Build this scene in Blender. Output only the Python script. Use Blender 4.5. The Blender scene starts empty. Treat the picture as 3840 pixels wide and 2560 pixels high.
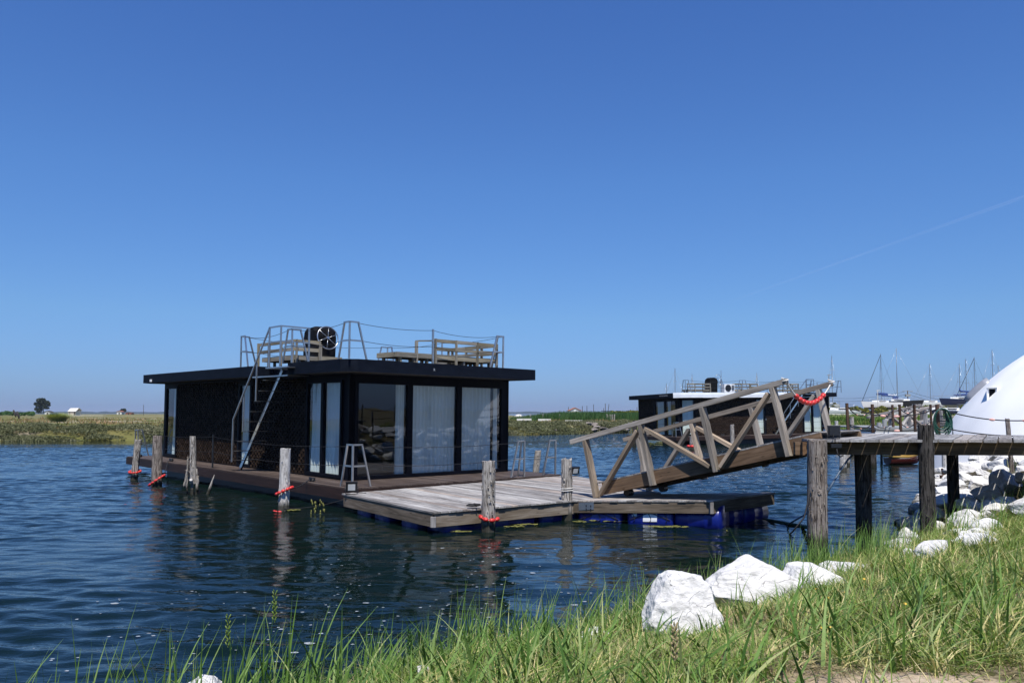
import bpy, math, random
import numpy as np
from mathutils import Vector, Matrix, noise as mn
rng = random.Random(7)
NR = np.random.RandomState(11)
C = bpy.context.scene.collection
SC = bpy.context.scene
rad = math.radians

# ------------------------------------------------------------------ camera, world, sun
CAMH = 2.02; F = 2954.12; HZ = 1547.0; PITCH = rad(2.66)
CY = HZ - F*math.tan(PITCH)
cam = bpy.data.cameras.new('camera'); camo = bpy.data.objects.new('camera', cam); C.objects.link(camo)
cam.sensor_width = 36; cam.lens = F*36/3840; cam.shift_y = (CY-1280)/3840
cam.clip_start = 0.05; cam.clip_end = 30000
camo.location = (0, 0, CAMH); camo.rotation_euler = (math.pi/2+PITCH, 0, 0)
SC.camera = camo
SUN = Vector((0.045, -0.55, 1.0)).normalized()
SUN_EL = math.asin(SUN.z); SUN_AZ = math.atan2(SUN.x, SUN.y)
w = bpy.data.worlds.new("World"); SC.world = w; w.use_nodes = True
nt = w.node_tree; nt.nodes.clear()
sky = nt.nodes.new('ShaderNodeTexSky'); sky.sky_type = 'NISHITA'; sky.sun_disc = False
sky.sun_elevation = SUN_EL; sky.sun_rotation = SUN_AZ
sky.altitude = 0; sky.air_density = 1.0; sky.dust_density = 0.35; sky.ozone_density = 3.0
bg = nt.nodes.new('ShaderNodeBackground'); bg.inputs['Strength'].default_value = 0.13
# the camera's colour response to a clear sky, by height above the horizon (sine of elevation)
tc = nt.nodes.new('ShaderNodeTexCoord'); sx_ = nt.nodes.new('ShaderNodeSeparateXYZ'); cr_ = nt.nodes.new('ShaderNodeValToRGB'); mu_ = nt.nodes.new('ShaderNodeMix')
nt.links.new(tc.outputs['Generated'], sx_.inputs[0]); nt.links.new(sx_.outputs['Z'], cr_.inputs[0])
el_ = cr_.color_ramp.elements
for i_, (p_, c_) in enumerate([(0, (.24, .36, .787)), (.033, (.273, .407, .753)), (.117, (.353, .52, .767)), (.279, (.371, .59, .893)), (.46, (.347, .573, .953))]):
    if i_ >= 2: el_.new(p_)
    el_[i_].position = p_; el_[i_].color = (*c_, 1)
mu_.data_type = 'RGBA'; mu_.blend_type = 'MULTIPLY'; mu_.inputs[0].default_value = 1
wo = nt.nodes.new('ShaderNodeOutputWorld')
nt.links.new(sky.outputs[0], mu_.inputs[6]); nt.links.new(cr_.outputs[0], mu_.inputs[7]); nt.links.new(mu_.outputs[2], bg.inputs[0]); nt.links.new(bg.outputs[0], wo.inputs[0])
sl = bpy.data.lights.new('sun', 'SUN'); sl.energy = 5.0; sl.angle = rad(0.53); sl.color = (1, .955, .88)
slo = bpy.data.objects.new('sun', sl); C.objects.link(slo)
slo.rotation_euler = SUN.to_track_quat('Z', 'Y').to_euler()
SC.view_settings.view_transform = 'Standard'; SC.view_settings.look = 'None'
SC.view_settings.exposure = 0.22; SC.view_settings.gamma = 1
SC.render.engine = 'CYCLES'
SC.cycles.max_bounces = 8; SC.cycles.transparent_max_bounces = 16; SC.cycles.caustics_reflective = False; SC.cycles.caustics_refractive = False
SC.cycles.use_denoising = True

# ------------------------------------------------------------------ pixel helpers (photo px -> world point)
def ray(x, y):
    dx = (x-1920)/F; dz = -(y-CY)/F
    return Vector((dx, math.cos(PITCH)-dz*math.sin(PITCH), math.sin(PITCH)+dz*math.cos(PITCH)))
def at(x, y, Y):
    d = ray(x, y); t = Y/d.y
    return Vector((d.x*t, Y, CAMH+d.z*t))
def onz(x, y, z):
    d = ray(x, y); t = (z-CAMH)/d.z
    return Vector((d.x*t, d.y*t, z))

# ------------------------------------------------------------------ mesh builder
def frame(ax, up=Vector((0, 0, 1))):
    X = Vector(ax).normalized(); up = Vector(up)
    if abs(X.dot(up.normalized())) > .999: up = Vector((0, 1, 0)) if abs(X.y) < .9 else Vector((1, 0, 0))
    Y = up.cross(X).normalized(); Z = X.cross(Y)
    return Matrix((X, Y, Z)).transposed()
class MB:
    def __init__(s): s.v = []; s.f = []; s.g = []; s.r = []; s.sm = []
    def add(s, vs, fs, gv=None, rnd=None, smooth=False):
        o = len(s.v); rnd = rng.random() if rnd is None else rnd
        off = Vector((rnd*37.1, rnd*91.7, rnd*13.3))
        s.v += [tuple(v) for v in vs]
        gv = vs if gv is None else gv
        s.g += [tuple(Vector(g)+off) for g in gv]; s.r += [rnd]*len(vs)
        s.f += [tuple(i+o for i in f) for f in fs]; s.sm += [smooth]*len(fs)
    def beam(s, p0, p1, wd, ht, up=(0, 0, 1), rnd=None, ext=0, jit=0):
        p0 = Vector(p0); p1 = Vector(p1); d = p1-p0; L = d.length; M = frame(d, up)
        vs = []; gv = []
        for x in (-ext, L+ext):
            for y in (-.5, .5):
                for z in (-.5, .5):
                    l = Vector((x, y*wd, z*ht)); vs.append(p0+M@l+Vector((rng.uniform(-jit, jit), rng.uniform(-jit, jit), rng.uniform(-jit, jit)))); gv.append(l)
        s.add(vs, [(0, 1, 3, 2), (4, 6, 7, 5), (0, 4, 5, 1), (2, 3, 7, 6), (0, 2, 6, 4), (1, 5, 7, 3)], gv, rnd)
    def box(s, a, b, rnd=None, M=None):
        a = Vector(a); b = Vector(b)
        vs = [Vector((x, y, z)) for x in (a.x, b.x) for y in (a.y, b.y) for z in (a.z, b.z)]
        if M is not None: gv = vs; vs = [M@v for v in vs]
        else: gv = vs
        fs = [(0, 1, 3, 2), (4, 6, 7, 5), (0, 4, 5, 1), (2, 3, 7, 6), (0, 2, 6, 4), (1, 5, 7, 3)]
        if M is not None and M.determinant() < 0: fs = [f[::-1] for f in fs]
        s.add(vs, fs, gv, rnd)
    def cyl(s, p0, p1, r0, r1=None, n=12, rnd=None, caps=True, smooth=True):
        r1 = r0 if r1 is None else r1
        p0 = Vector(p0); p1 = Vector(p1); d = p1-p0; M = frame(d); L = d.length
        vs = []; gv = []
        for x, r in ((0, r0), (L, r1)):
            for k in range(n):
                a = 2*math.pi*k/n; l = Vector((x, r*math.cos(a), r*math.sin(a))); vs.append(p0+M@l); gv.append(l)
        fs = [(k, (k+1) % n, n+(k+1) % n, n+k) for k in range(n)]
        rnd = rng.random() if rnd is None else rnd
        s.add(vs, fs, gv, rnd, smooth)
        if caps: s.add(vs, [tuple(range(n-1, -1, -1)), tuple(range(n, 2*n))], gv, rnd)
    def tube(s, pts, r, n=6, rnd=None, caps=True):
        pts = [Vector(p) for p in pts]; vs = []; gv = []; L = 0
        rr = r if isinstance(r, (list, tuple)) else [r]*len(pts)
        for i, p in enumerate(pts):
            d = (pts[min(i+1, len(pts)-1)]-pts[max(i-1, 0)])
            if d.length < 1e-9: d = Vector((0, 0, 1))
            M = frame(d)
            if i: L += (p-pts[i-1]).length
            for k in range(n):
                a = 2*math.pi*k/n; l = Vector((0, rr[i]*math.cos(a), rr[i]*math.sin(a))); vs.append(p+M@l); gv.append(l+Vector((L, 0, 0)))
        fs = [(i*n+k, i*n+(k+1) % n, (i+1)*n+(k+1) % n, (i+1)*n+k) for i in range(len(pts)-1) for k in range(n)]
        if caps: fs += [tuple(range(n-1, -1, -1)), tuple(range((len(pts)-1)*n, len(pts)*n))]
        s.add(vs, fs, gv, rnd, True)
    def lathe(s, prof, n=16, M=None, rnd=None, smooth=True):   # prof: (r, z)
        vs = []
        for r, z in prof:
            for k in range(n):
                a = 2*math.pi*k/n; vs.append(Vector((r*math.cos(a), r*math.sin(a), z)))
        fs = [(i*n+k, i*n+(k+1) % n, (i+1)*n+(k+1) % n, (i+1)*n+k) for i in range(len(prof)-1) for k in range(n)]
        fs += [tuple(range(n-1, -1, -1)), tuple(range((len(prof)-1)*n, len(prof)*n))]
        gv = vs
        if M is not None: vs = [M@v for v in vs]
        s.add(vs, fs, gv, rnd, smooth)
    def ball(s, c, rx, ax=(0, 0, 1), ry=None, n=10, m=7, rnd=None):  # ellipsoid, long radius rx along ax
        ry = rx if ry is None else ry; M = frame(ax)
        prof = [(max(ry*math.sin(math.pi*i/m), ry*.02), -rx*math.cos(math.pi*i/m)) for i in range(m+1)]
        T = Matrix.Translation(Vector(c)) @ (M @ Matrix(((0, 0, 1), (0, 1, 0), (-1, 0, 0)))).to_4x4()
        s.lathe(prof, n, T, rnd)
    def prism(s, poly, z0, z1, rnd=None, M=None):
        n = len(poly); vs = [Vector((p[0], p[1], z)) for z in (z0, z1) for p in poly]; gv = vs
        if M is not None: vs = [M@v for v in vs]
        s.add(vs, [tuple(range(n-1, -1, -1)), tuple(range(n, 2*n))]+[(k, (k+1) % n, n+(k+1) % n, n+k) for k in range(n)], gv, rnd)
    def build(s, name, mat, parent=None, label=None):
        me = bpy.data.meshes.new(name); me.from_pydata(s.v, [], s.f); me.update()
        a = me.attributes.new('gv', 'FLOAT_VECTOR', 'POINT'); a.data.foreach_set('vector', np.array(s.g, 'f').ravel())
        a = me.attributes.new('rnd', 'FLOAT', 'POINT'); a.data.foreach_set('value', np.array(s.r, 'f'))
        me.polygons.foreach_set('use_smooth', s.sm)
        me.materials.append(mat)
        o = bpy.data.objects.new(name, me); C.objects.link(o)
        if parent is not None: o.parent = parent
        if label: o['label'] = label
        return o
def tag(o, label, cat, group=None):
    o['label'] = label; o['category'] = cat
    if group: o['group'] = group
    return o
def thing(name, label, cat, loc=(0, 0, 0), rot=None, group=None):
    o = bpy.data.objects.new(name, None); C.objects.link(o); o.location = loc; o.empty_display_size = .2
    if rot is not None: o.rotation_euler = rot
    return tag(o, label, cat, group)
def npmesh(name, V, Fc, mat, rnd=None, gv=None, smooth=False, parent=None):
    me = bpy.data.meshes.new(name); V = np.asarray(V, 'f'); Fc = np.asarray(Fc, 'i')
    k = Fc.shape[1]; me.vertices.add(len(V)); me.vertices.foreach_set('co', V.ravel())
    me.loops.add(Fc.size); me.loops.foreach_set('vertex_index', Fc.ravel())
    me.polygons.add(len(Fc)); me.polygons.foreach_set('loop_start', np.arange(len(Fc))*k); me.polygons.foreach_set('loop_total', np.full(len(Fc), k))
    me.polygons.foreach_set('use_smooth', np.full(len(Fc), smooth)); me.update(calc_edges=True)
    if rnd is not None:
        a = me.attributes.new('rnd', 'FLOAT', 'POINT'); a.data.foreach_set('value', np.asarray(rnd, 'f'))
    if gv is not None:
        a = me.attributes.new('gv', 'FLOAT_VECTOR', 'POINT'); a.data.foreach_set('vector', np.asarray(gv, 'f').ravel())
    me.materials.append(mat)
    o = bpy.data.objects.new(name, me); C.objects.link(o)
    if parent is not None: o.parent = parent
    return o
def copy_tree(o, parent=None):
    c = o.copy(); C.objects.link(c); c.parent = parent
    for ch in list(o.children): copy_tree(ch, c)
    return c

# ------------------------------------------------------------------ materials
class Mat:
    def __init__(s, name):
        s.m = bpy.data.materials.new(name); s.m.use_nodes = True; s.t = s.m.node_tree; s.b = s.t.nodes['Principled BSDF']; s.out = s.t.nodes['Material Output']
    def n(s, ty, **kw):
        nd = s.t.nodes.new(ty)
        for k, v in kw.items():
            if hasattr(nd, k): setattr(nd, k, v)
            else: nd.inputs[k.replace('_', ' ')].default_value = v
        return nd
    def l(s, a, b): s.t.links.new(a, b)
    def attr(s, nm): return s.n('ShaderNodeAttribute', attribute_name=nm)
    def vec(s, kind='gv', sc=(1, 1, 1)):
        src = s.attr('gv').outputs['Vector'] if kind == 'gv' else s.n('ShaderNodeTexCoord').outputs['Object'] if kind == 'obj' else s.n('ShaderNodeNewGeometry').outputs['Position']
        mp = s.n('ShaderNodeMapping'); mp.inputs['Scale'].default_value = sc; s.l(src, mp.inputs[0]); return mp.outputs[0]
    def noise(s, v, scale=1, detail=6, rough=.6, dist=0):
        nd = s.n('ShaderNodeTexNoise'); nd.inputs['Scale'].default_value = scale; nd.inputs['Detail'].default_value = detail
        nd.inputs['Roughness'].default_value = rough; nd.inputs['Distortion'].default_value = dist; s.l(v, nd.inputs['Vector']); return nd.outputs['Fac']
    def ramp(s, fac, stops, interp='LINEAR'):
        r = s.n('ShaderNodeValToRGB'); r.color_ramp.interpolation = interp; e = r.color_ramp.elements
        while len(e) < len(stops): e.new(.5)
        for i, (p, c) in enumerate(stops):
            e[i].position = p; e[i].color = (*c, 1) if not isinstance(c, (int, float)) else (c, c, c, 1)
        s.l(fac, r.inputs[0]); return r.outputs[0]
    def mix(s, fac, a, b, blend='MIX'):
        m = s.n('ShaderNodeMix'); m.data_type = 'RGBA'; m.blend_type = blend; m.clamp_factor = True
        for i, x in ((0, fac), (6, a), (7, b)):
            if isinstance(x, bpy.types.NodeSocket): s.l(x, m.inputs[i])
            elif isinstance(x, (int, float)): m.inputs[i].default_value = x if i == 0 else (x, x, x, 1)
            else: m.inputs[i].default_value = (*x, 1)
        return m.outputs[2]
    def math(s, op, a, b=None):
        m = s.n('ShaderNodeMath', operation=op)
        for i, x in enumerate((a, b)):
            if x is None: continue
            if isinstance(x, bpy.types.NodeSocket): s.l(x, m.inputs[i])
            else: m.inputs[i].default_value = x
        return m.outputs[0]
    def bump(s, h, strength=.3, dist=.01, normal=None):
        b = s.n('ShaderNodeBump'); b.inputs['Strength'].default_value = strength; b.inputs['Distance'].default_value = dist
        s.l(h, b.inputs['Height'])
        if normal is not None: s.l(normal, b.inputs['Normal'])
        return b.outputs[0]
    def fin(s, col=None, rough=.7, metal=0, normal=None, spec=None):
        if col is not None:
            if isinstance(col, bpy.types.NodeSocket): s.l(col, s.b.inputs['Base Color'])
            else: s.b.inputs['Base Color'].default_value = (*col, 1)
        if isinstance(rough, bpy.types.NodeSocket): s.l(rough, s.b.inputs['Roughness'])
        else: s.b.inputs['Roughness'].default_value = rough
        s.b.inputs['Metallic'].default_value = metal
        if spec is not None: s.b.inputs['Specular IOR Level'].default_value = spec
        if normal is not None: s.l(normal, s.b.inputs['Normal'])
        return s.m

def wood(name, dark, mid, light, grain=1.0, warm=None, rough=.8, contrast=1.0):
    M = Mat(name)
    g = M.noise(M.vec('gv', (1.6*grain, 26*grain, 26*grain)), 1, 8, .62, .6)
    big = M.noise(M.vec('gv', (1.1, 3, 3)), 1, 4, .6)
    f = M.math('ADD', M.math('MULTIPLY', g, .62), M.math('MULTIPLY', big, .38))
    rn = M.attr('rnd').outputs['Fac']
    f2 = M.math('ADD', f, M.math('MULTIPLY', M.math('SUBTRACT', rn, .5), .16))
    c = M.ramp(f2, [(.5-.17*contrast, dark), (.5, mid), (.5+.15*contrast, light)])
    if warm:
        c = M.mix(M.ramp(M.math('FRACT', M.math('MULTIPLY', rn, 7.31)), [(.55, 0.0), (.95, .75)]), c, M.mix(1, c, warm, 'MULTIPLY'))
    # small dark knots
    vo = M.n('ShaderNodeTexVoronoi'); vo.inputs['Scale'].default_value = 1; M.l(M.vec('gv', (2.6, 9, 9)), vo.inputs['Vector'])
    kn = M.ramp(vo.outputs['Distance'], [(.05, 1.0), (.13, 0.0)])
    c = M.mix(M.math('MULTIPLY', kn, .6), c, tuple(x*.5 for x in dark))
    return M.fin(c, rough, 0, M.bump(g, .45, .006), .25)
MT = {}
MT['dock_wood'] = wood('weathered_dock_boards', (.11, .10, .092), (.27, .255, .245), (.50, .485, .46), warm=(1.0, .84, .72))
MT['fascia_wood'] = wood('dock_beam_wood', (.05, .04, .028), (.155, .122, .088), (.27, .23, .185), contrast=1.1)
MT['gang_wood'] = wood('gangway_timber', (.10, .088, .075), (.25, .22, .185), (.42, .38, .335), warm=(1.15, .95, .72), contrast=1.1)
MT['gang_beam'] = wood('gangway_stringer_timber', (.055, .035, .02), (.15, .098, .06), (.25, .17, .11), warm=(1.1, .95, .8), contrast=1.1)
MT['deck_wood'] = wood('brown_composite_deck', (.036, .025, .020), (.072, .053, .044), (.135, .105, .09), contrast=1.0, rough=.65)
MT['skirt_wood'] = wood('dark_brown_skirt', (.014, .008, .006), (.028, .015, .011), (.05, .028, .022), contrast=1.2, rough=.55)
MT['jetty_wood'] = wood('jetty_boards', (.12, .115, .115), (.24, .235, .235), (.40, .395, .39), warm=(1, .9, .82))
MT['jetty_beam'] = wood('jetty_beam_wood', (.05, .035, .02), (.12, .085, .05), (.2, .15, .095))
MT['bench_wood'] = wood('greenish_bench_wood', (.085, .078, .062), (.19, .175, .145), (.31, .29, .25), warm=(1, .93, .72))
MT['post_brown'] = wood('brown_round_post', (.03, .017, .01), (.075, .042, .028), (.13, .085, .06))
def bark(name, dark, mid, light, crack=1.0):
    M = Mat(name)
    g = M.noise(M.vec('gv', (3.4, 42, 42)), 1, 8, .62, 1.0)
    big = M.noise(M.vec('gv', (3, 9, 9)), 1, 5, .6)
    c = M.ramp(big, [(.3, mid), (.55, light), (.75, mid)])
    c = M.mix(M.ramp(M.noise(M.vec('gv', (9, 16, 16)), 1, 5, .6), [(.30, .75), (.42, 0.0)]), c, tuple(x*.7 for x in dark))
    c = M.mix(M.ramp(g, [(.40, crack), (.50, 0.0)]), c, dark)
    vo = M.n('ShaderNodeSeparateXYZ'); M.l(M.n('ShaderNodeNewGeometry').outputs['Position'], vo.inputs[0]); c = M.mix(M.ramp(vo.outputs['Z'], [(.10, .9), (.22, 0.0)]), c, (.022, .022, .014))
    return M.fin(c, .9, 0, M.bump(g, .9, .03), .15)
MT['bark_grey'] = bark('silvery_driftwood', (.05, .04, .032), (.24, .21, .18), (.46, .43, .39))
MT['bark_brown'] = bark('flaking_brown_bark', (.035, .025, .02), (.17, .135, .11), (.33, .29, .255))
MT['bark_black'] = bark('tarred_pile', (.003, .003, .003), (.018, .016, .014), (.085, .077, .07), 1.0)
MT['bark_white'] = bark('bleached_pile', (.16, .14, .12), (.45, .43, .40), (.62, .6, .57), .7)

def simple(name, col, rough=.5, metal=0, var=.0, scale=3, spec=None, bump=0, kind='obj'):
    M = Mat(name)
    if var:
        f = M.noise(M.vec(kind, (scale,)*3), 1, 6, .65)
        c = M.ramp(f, [(.3, tuple(x*(1-var) for x in col)), (.7, tuple(min(1, x*(1+var)) for x in col))])
        return M.fin(c, rough, metal, M.bump(f, bump, .01) if bump else None, spec)
    return M.fin(col, rough, metal, None, spec)
MT['steel'] = simple('galvanised_steel', (.46, .47, .48), .32, .9, .15, 8)
MT['tread'] = simple('bronzed_steel', (.20, .175, .145), .38, .8, .25, 8)
MT['chrome'] = simple('polished_steel', (.75, .76, .78), .12, 1)
MT['rope'] = simple('black_rope', (.012, .012, .014), .8)
MT['rope_white'] = simple('white_rope', (.62, .6, .56), .8)
MT['plastic_black'] = simple('black_plastic', (.012, .013, .016), .45, 0, .3, 20)
MT['cover_black'] = simple('black_canvas', (.004, .004, .005), .7, 0, .3, 2.5, .15, bump=.25)
MT['red'] = simple('red_float_plastic', (.55, .030, .024), .38, 0, .15, 9)
MT['pink'] = simple('faded_pink_float', (.72, .40, .33), .45, 0, .15, 9)
MT['drum'] = simple('blue_barrel', (.005, .014, .17), .3, 0, .25, 3)
MT['white_plastic'] = simple('white_plastic', (.75, .76, .77), .4, 0, .06, 5)
MT['green_hose'] = simple('green_hose', (.012, .06, .04), .4)
MT['blue_cable'] = simple('grey_blue_cable', (.07, .11, .17), .5)
MT['hull_dark'] = simple('dark_pontoon', (.006, .008, .018), .45, 0, .3, 2)
MT['white_paint'] = simple('white_gelcoat', (.8, .8, .79), .3, 0, .04, 2)
MT['navy_gel'] = simple('navy_gelcoat', (.01, .018, .06), .25)
MT['blue_canvas'] = simple('blue_canvas', (.012, .04, .17), .75, 0, .2, 5)
MT['algae'] = simple('yellow_green_algae', (.15, .15, .035), .8, 0, .5, 30)
MT['terracotta'] = simple('terracotta', (.32, .12, .07), .8, 0, .3, 2)
MT['hut_wood'] = wood('pale_hut_planks', (.45, .38, .28), (.62, .55, .43), (.75, .7, .58))
MT['dark_in'] = simple('dark_interior', (.03, .026, .024), .8)
MT['floor_in'] = simple('interior_floor', (.12, .08, .05), .6, 0, .2, 3)
MT['orange'] = simple('orange_fabric', (.45, .11, .02), .8)
# navy painted fascia with scuffs
M = Mat('navy_painted_fascia')
f = M.noise(M.vec('obj', (3, 3, 9)), 1, 8, .7, .5); f2 = M.noise(M.vec('obj', (1.2, 1.2, 30)), 1, 6, .7)
c = M.ramp(f, [(.35, (.004, .006, .011)), (.6, (.007, .010, .018)), (.8, (.022, .027, .036))])
c = M.mix(M.ramp(f2, [(.68, 0.0), (.78, .35)]), c, (.12, .12, .12))
MT['fascia'] = M.fin(c, .6, 0, None, .06)
MT['navy'] = simple('navy_window_frame', (.003, .0035, .007), .5, 0, .3, 2, .07)
MT['roof_felt'] = simple('grey_roof_felt', (.12, .12, .12), .9, 0, .3, 3)
# dark cork-like wall blocks
M = Mat('dark_brown_cladding_blocks')
rn = M.attr('rnd').outputs['Fac']; f = M.noise(M.vec('obj', (60, 60, 60)), 1, 4, .7)
c = M.ramp(rn, [(0, (.024, .016, .011)), (.5, (.042, .028, .020)), (1, (.072, .049, .035))])
c = M.mix(M.ramp(f, [(.3, .6), (.6, 0.0)]), c, (.012, .008, .006))
MT['cladding'] = M.fin(c, .95, 0, M.bump(f, .5, .006), .02)
MT['clad_back'] = simple('dark_cladding_ground', (.012, .008, .006), .7, 0, .4, 20)
# curtain
M = Mat('pale_curtain_fabric')
M.fin((.84, .85, .80), .9, 0, None, .1)
tr = M.n('ShaderNodeBsdfTranslucent'); tr.inputs[0].default_value = (.62, .68, .7, 1); ad = M.n('ShaderNodeMixShader'); ad.inputs[0].default_value = .15
M.l(M.b.outputs[0], ad.inputs[1]); M.l(tr.outputs[0], ad.inputs[2]); M.l(ad.outputs[0], M.out.inputs[0])
MT['curtain'] = M.m
# glass: fresnel mix of clear and mirror
M = Mat('window_glass')
fr = M.n('ShaderNodeLayerWeight'); fr.inputs['Blend'].default_value = .5
rip = M.noise(M.vec('obj', (.7, .7, .5)), 1, 2, .5); nb = M.bump(rip, .12, .05); M.l(nb, fr.inputs['Normal'])
tp = M.n('ShaderNodeBsdfTransparent'); tp.inputs[0].default_value = (.88, .94, .94, 1)
gl = M.n('ShaderNodeBsdfGlossy'); gl.inputs['Roughness'].default_value = 0; gl.inputs[0].default_value = (.9, .95, 1, 1); M.l(nb, gl.inputs['Normal'])
mx = M.n('ShaderNodeMixShader'); M.l(M.math('ADD', M.math('MULTIPLY', M.math('POWER', fr.outputs['Facing'], 4.2), .9), .075), mx.inputs[0]); M.l(tp.outputs[0], mx.inputs[1]); M.l(gl.outputs[0], mx.inputs[2]); M.l(mx.outputs[0], M.out.inputs[0])
MT['glass'] = M.m
MT['lamp_glass'] = simple('lamp_front_glass', (.6, .62, .6), .15)
# limestone
M = Mat('white_limestone')
f = M.noise(M.vec('obj', (5, 5, 5)), 1, 10, .7); f2 = M.noise(M.vec('obj', (1.7, 1.7, 4)), 1, 6, .6, .8)
rn = M.attr('rnd').outputs['Fac']
c = M.ramp(f, [(.3, (.50, .49, .47)), (.5, (.66, .65, .63)), (.7, (.74, .735, .715))])
c = M.mix(M.ramp(f2, [(.60, 0.0), (.72, .45)]), c, (.36, .33, .29))
c = M.mix(M.math('MULTIPLY', rn, .35), c, (.40, .385, .36))
cr_ = M.n('ShaderNodeTexVoronoi', feature='DISTANCE_TO_EDGE'); cr_.inputs['Scale'].default_value = 1.9; wd_ = M.vec('obj', (1, 1, 1.6)); nn_ = M.n('ShaderNodeTexNoise'); nn_.inputs['Scale'].default_value = 2.2; M.l(wd_, nn_.inputs['Vector'])
vm = M.n('ShaderNodeVectorMath', operation='ADD'); M.l(wd_, vm.inputs[0]); M.l(nn_.outputs['Color'], vm.inputs[1]); M.l(vm.outputs[0], cr_.inputs['Vector'])
crk = M.ramp(cr_.outputs['Distance'], [(.0, 1.0), (.022, 0.0)]); brk = M.ramp(M.noise(M.vec('obj', (2.4, 2.4, 2.4)), 1, 3, .6), [(.50, 0.0), (.60, .8)]); crk = M.math('MULTIPLY', crk, brk)
c = M.mix(crk, c, (.16, .14, .12))
oi = M.n('ShaderNodeObjectInfo'); c = M.mix(M.math('MULTIPLY', oi.outputs['Random'], .24), c, (.42, .38, .33))
pz = M.n('ShaderNodeSeparateXYZ'); M.l(M.n('ShaderNodeNewGeometry').outputs['Position'], pz.inputs[0]); c = M.mix(M.ramp(pz.outputs['Z'], [(.04, .85), (.14, 0.0)]), c, (.07, .065, .045))
MT['rock'] = M.fin(c, .9, 0, M.bump(M.math('SUBTRACT', M.noise(M.vec('obj', (2.6, 2.6, 4)), 1, 5, .5), M.math('MULTIPLY', crk, .25)), .8, .045), .15)
MT['rock_grey'] = simple('grey_shore_stone', (.22, .19, .165), .9, 0, .45, 4, bump=.5)
# leaf-like foliage factory using rnd
def leaf(name, stops, trans=.22, rough=.6):
    M = Mat(name)
    rn = M.attr('rnd').outputs['Fac']; c = M.ramp(rn, stops)
    M.fin(c, rough, 0, None, .25)
    t = M.n('ShaderNodeBsdfTranslucent'); M.l(M.mix(1, c, (1.0, 1.05, .6), 'MULTIPLY'), t.inputs[0]); m = M.n('ShaderNodeMixShader'); m.inputs[0].default_value = trans
    M.l(M.b.outputs[0], m.inputs[1]); M.l(t.outputs[0], m.inputs[2]); M.l(m.outputs[0], M.out.inputs[0])
    return M.m
MT['grass'] = leaf('bank_grass', [(0, (.05, .11, .012)), (.3, (.115, .195, .026)), (.52, (.21, .285, .058)), (.66, (.22, .29, .115)), (.78, (.50, .45, .17)), (1, (.66, .56, .30))])
MT['tall_grass'] = leaf('tall_bank_grass', [(0, (.04, .10, .016)), (.5, (.12, .22, .04)), (.78, (.22, .31, .10)), (1, (.50, .45, .22))])
MT['straw'] = leaf('dry_straw', [(0, (.22, .17, .08)), (.5, (.42, .34, .18)), (1, (.58, .49, .30))], .2)
MT['shrub'] = leaf('salt_marsh_shrub', [(0, (.045, .055, .022)), (.4, (.12, .13, .055)), (.75, (.19, .19, .10)), (1, (.25, .225, .15))], .2)
MT['marsh'] = leaf('marsh_turf', [(0, (.06, .09, .018)), (.4, (.14, .16, .04)), (.7, (.22, .17, .07)), (1, (.33, .22, .11))], .2)
MT['reed'] = leaf('green_reed', [(0, (.02, .06, .015)), (.6, (.045, .12, .025)), (1, (.10, .16, .05))], .25)
MT['hedge'] = leaf('yellow_green_scrub', [(0, (.07, .09, .012)), (.6, (.15, .15, .02)), (1, (.22, .2, .04))], .2)
MT['crown'] = leaf('dark_tree_foliage', [(0, (.012, .02, .012)), (.6, (.03, .045, .025)), (1, (.06, .075, .045))], .15)
MT['pampas'] = leaf('pampas_leaves', [(0, (.12, .17, .045)), (.6, (.28, .33, .10)), (1, (.48, .46, .2))], .25)
MT['trunk'] = simple('bark_trunk', (.06, .05, .04), .9, 0, .4, 4)
# ground: dry earth with straw and moss tints
M = Mat('bank_soil')
f = M.noise(M.vec('pos', (3, 3, 3)), 1, 8, .7); f2 = M.noise(M.vec('pos', (22, 22, 22)), 1, 5, .7); f3 = M.noise(M.vec('pos', (.9, .9, .9)), 1, 4, .6)
c = M.ramp(f2, [(.3, (.05, .038, .022)), (.5, (.13, .10, .06)), (.7, (.30, .25, .16))])
c = M.mix(M.ramp(f, [(.42, 0.0), (.62, .55)]), c, (.07, .09, .02))
vd = M.n('ShaderNodeVectorMath', operation='DISTANCE'); M.l(M.vec('pos', (.62, 1, 0)), vd.inputs[0]); vd.inputs[1].default_value = (1.12, 3.5, 0)
patch_ = M.ramp(M.math('ADD', vd.outputs['Value'], M.math('MULTIPLY', M.math('SUBTRACT', f, .5), .8)), [(.34, 1.0), (.50, 0.0)])
c = M.mix(patch_, c, M.ramp(f2, [(.3, (.30, .22, .15)), (.5, (.46, .36, .26)), (.7, (.56, .46, .35))]))
c = M.mix(M.ramp(f3, [(.60, 0.0), (.70, .5)]), c, (.36, .28, .19))
sz = M.n('ShaderNodeSeparateXYZ'); M.l(M.n('ShaderNodeNewGeometry').outputs['Position'], sz.inputs[0])
c = M.mix(M.ramp(sz.outputs['Z'], [(.02, .9), (.12, 0.0)]), c, (.03, .028, .02))
MT['soil'] = M.fin(c, .95, 0, M.bump(f2, .8, .03), .1)
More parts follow.
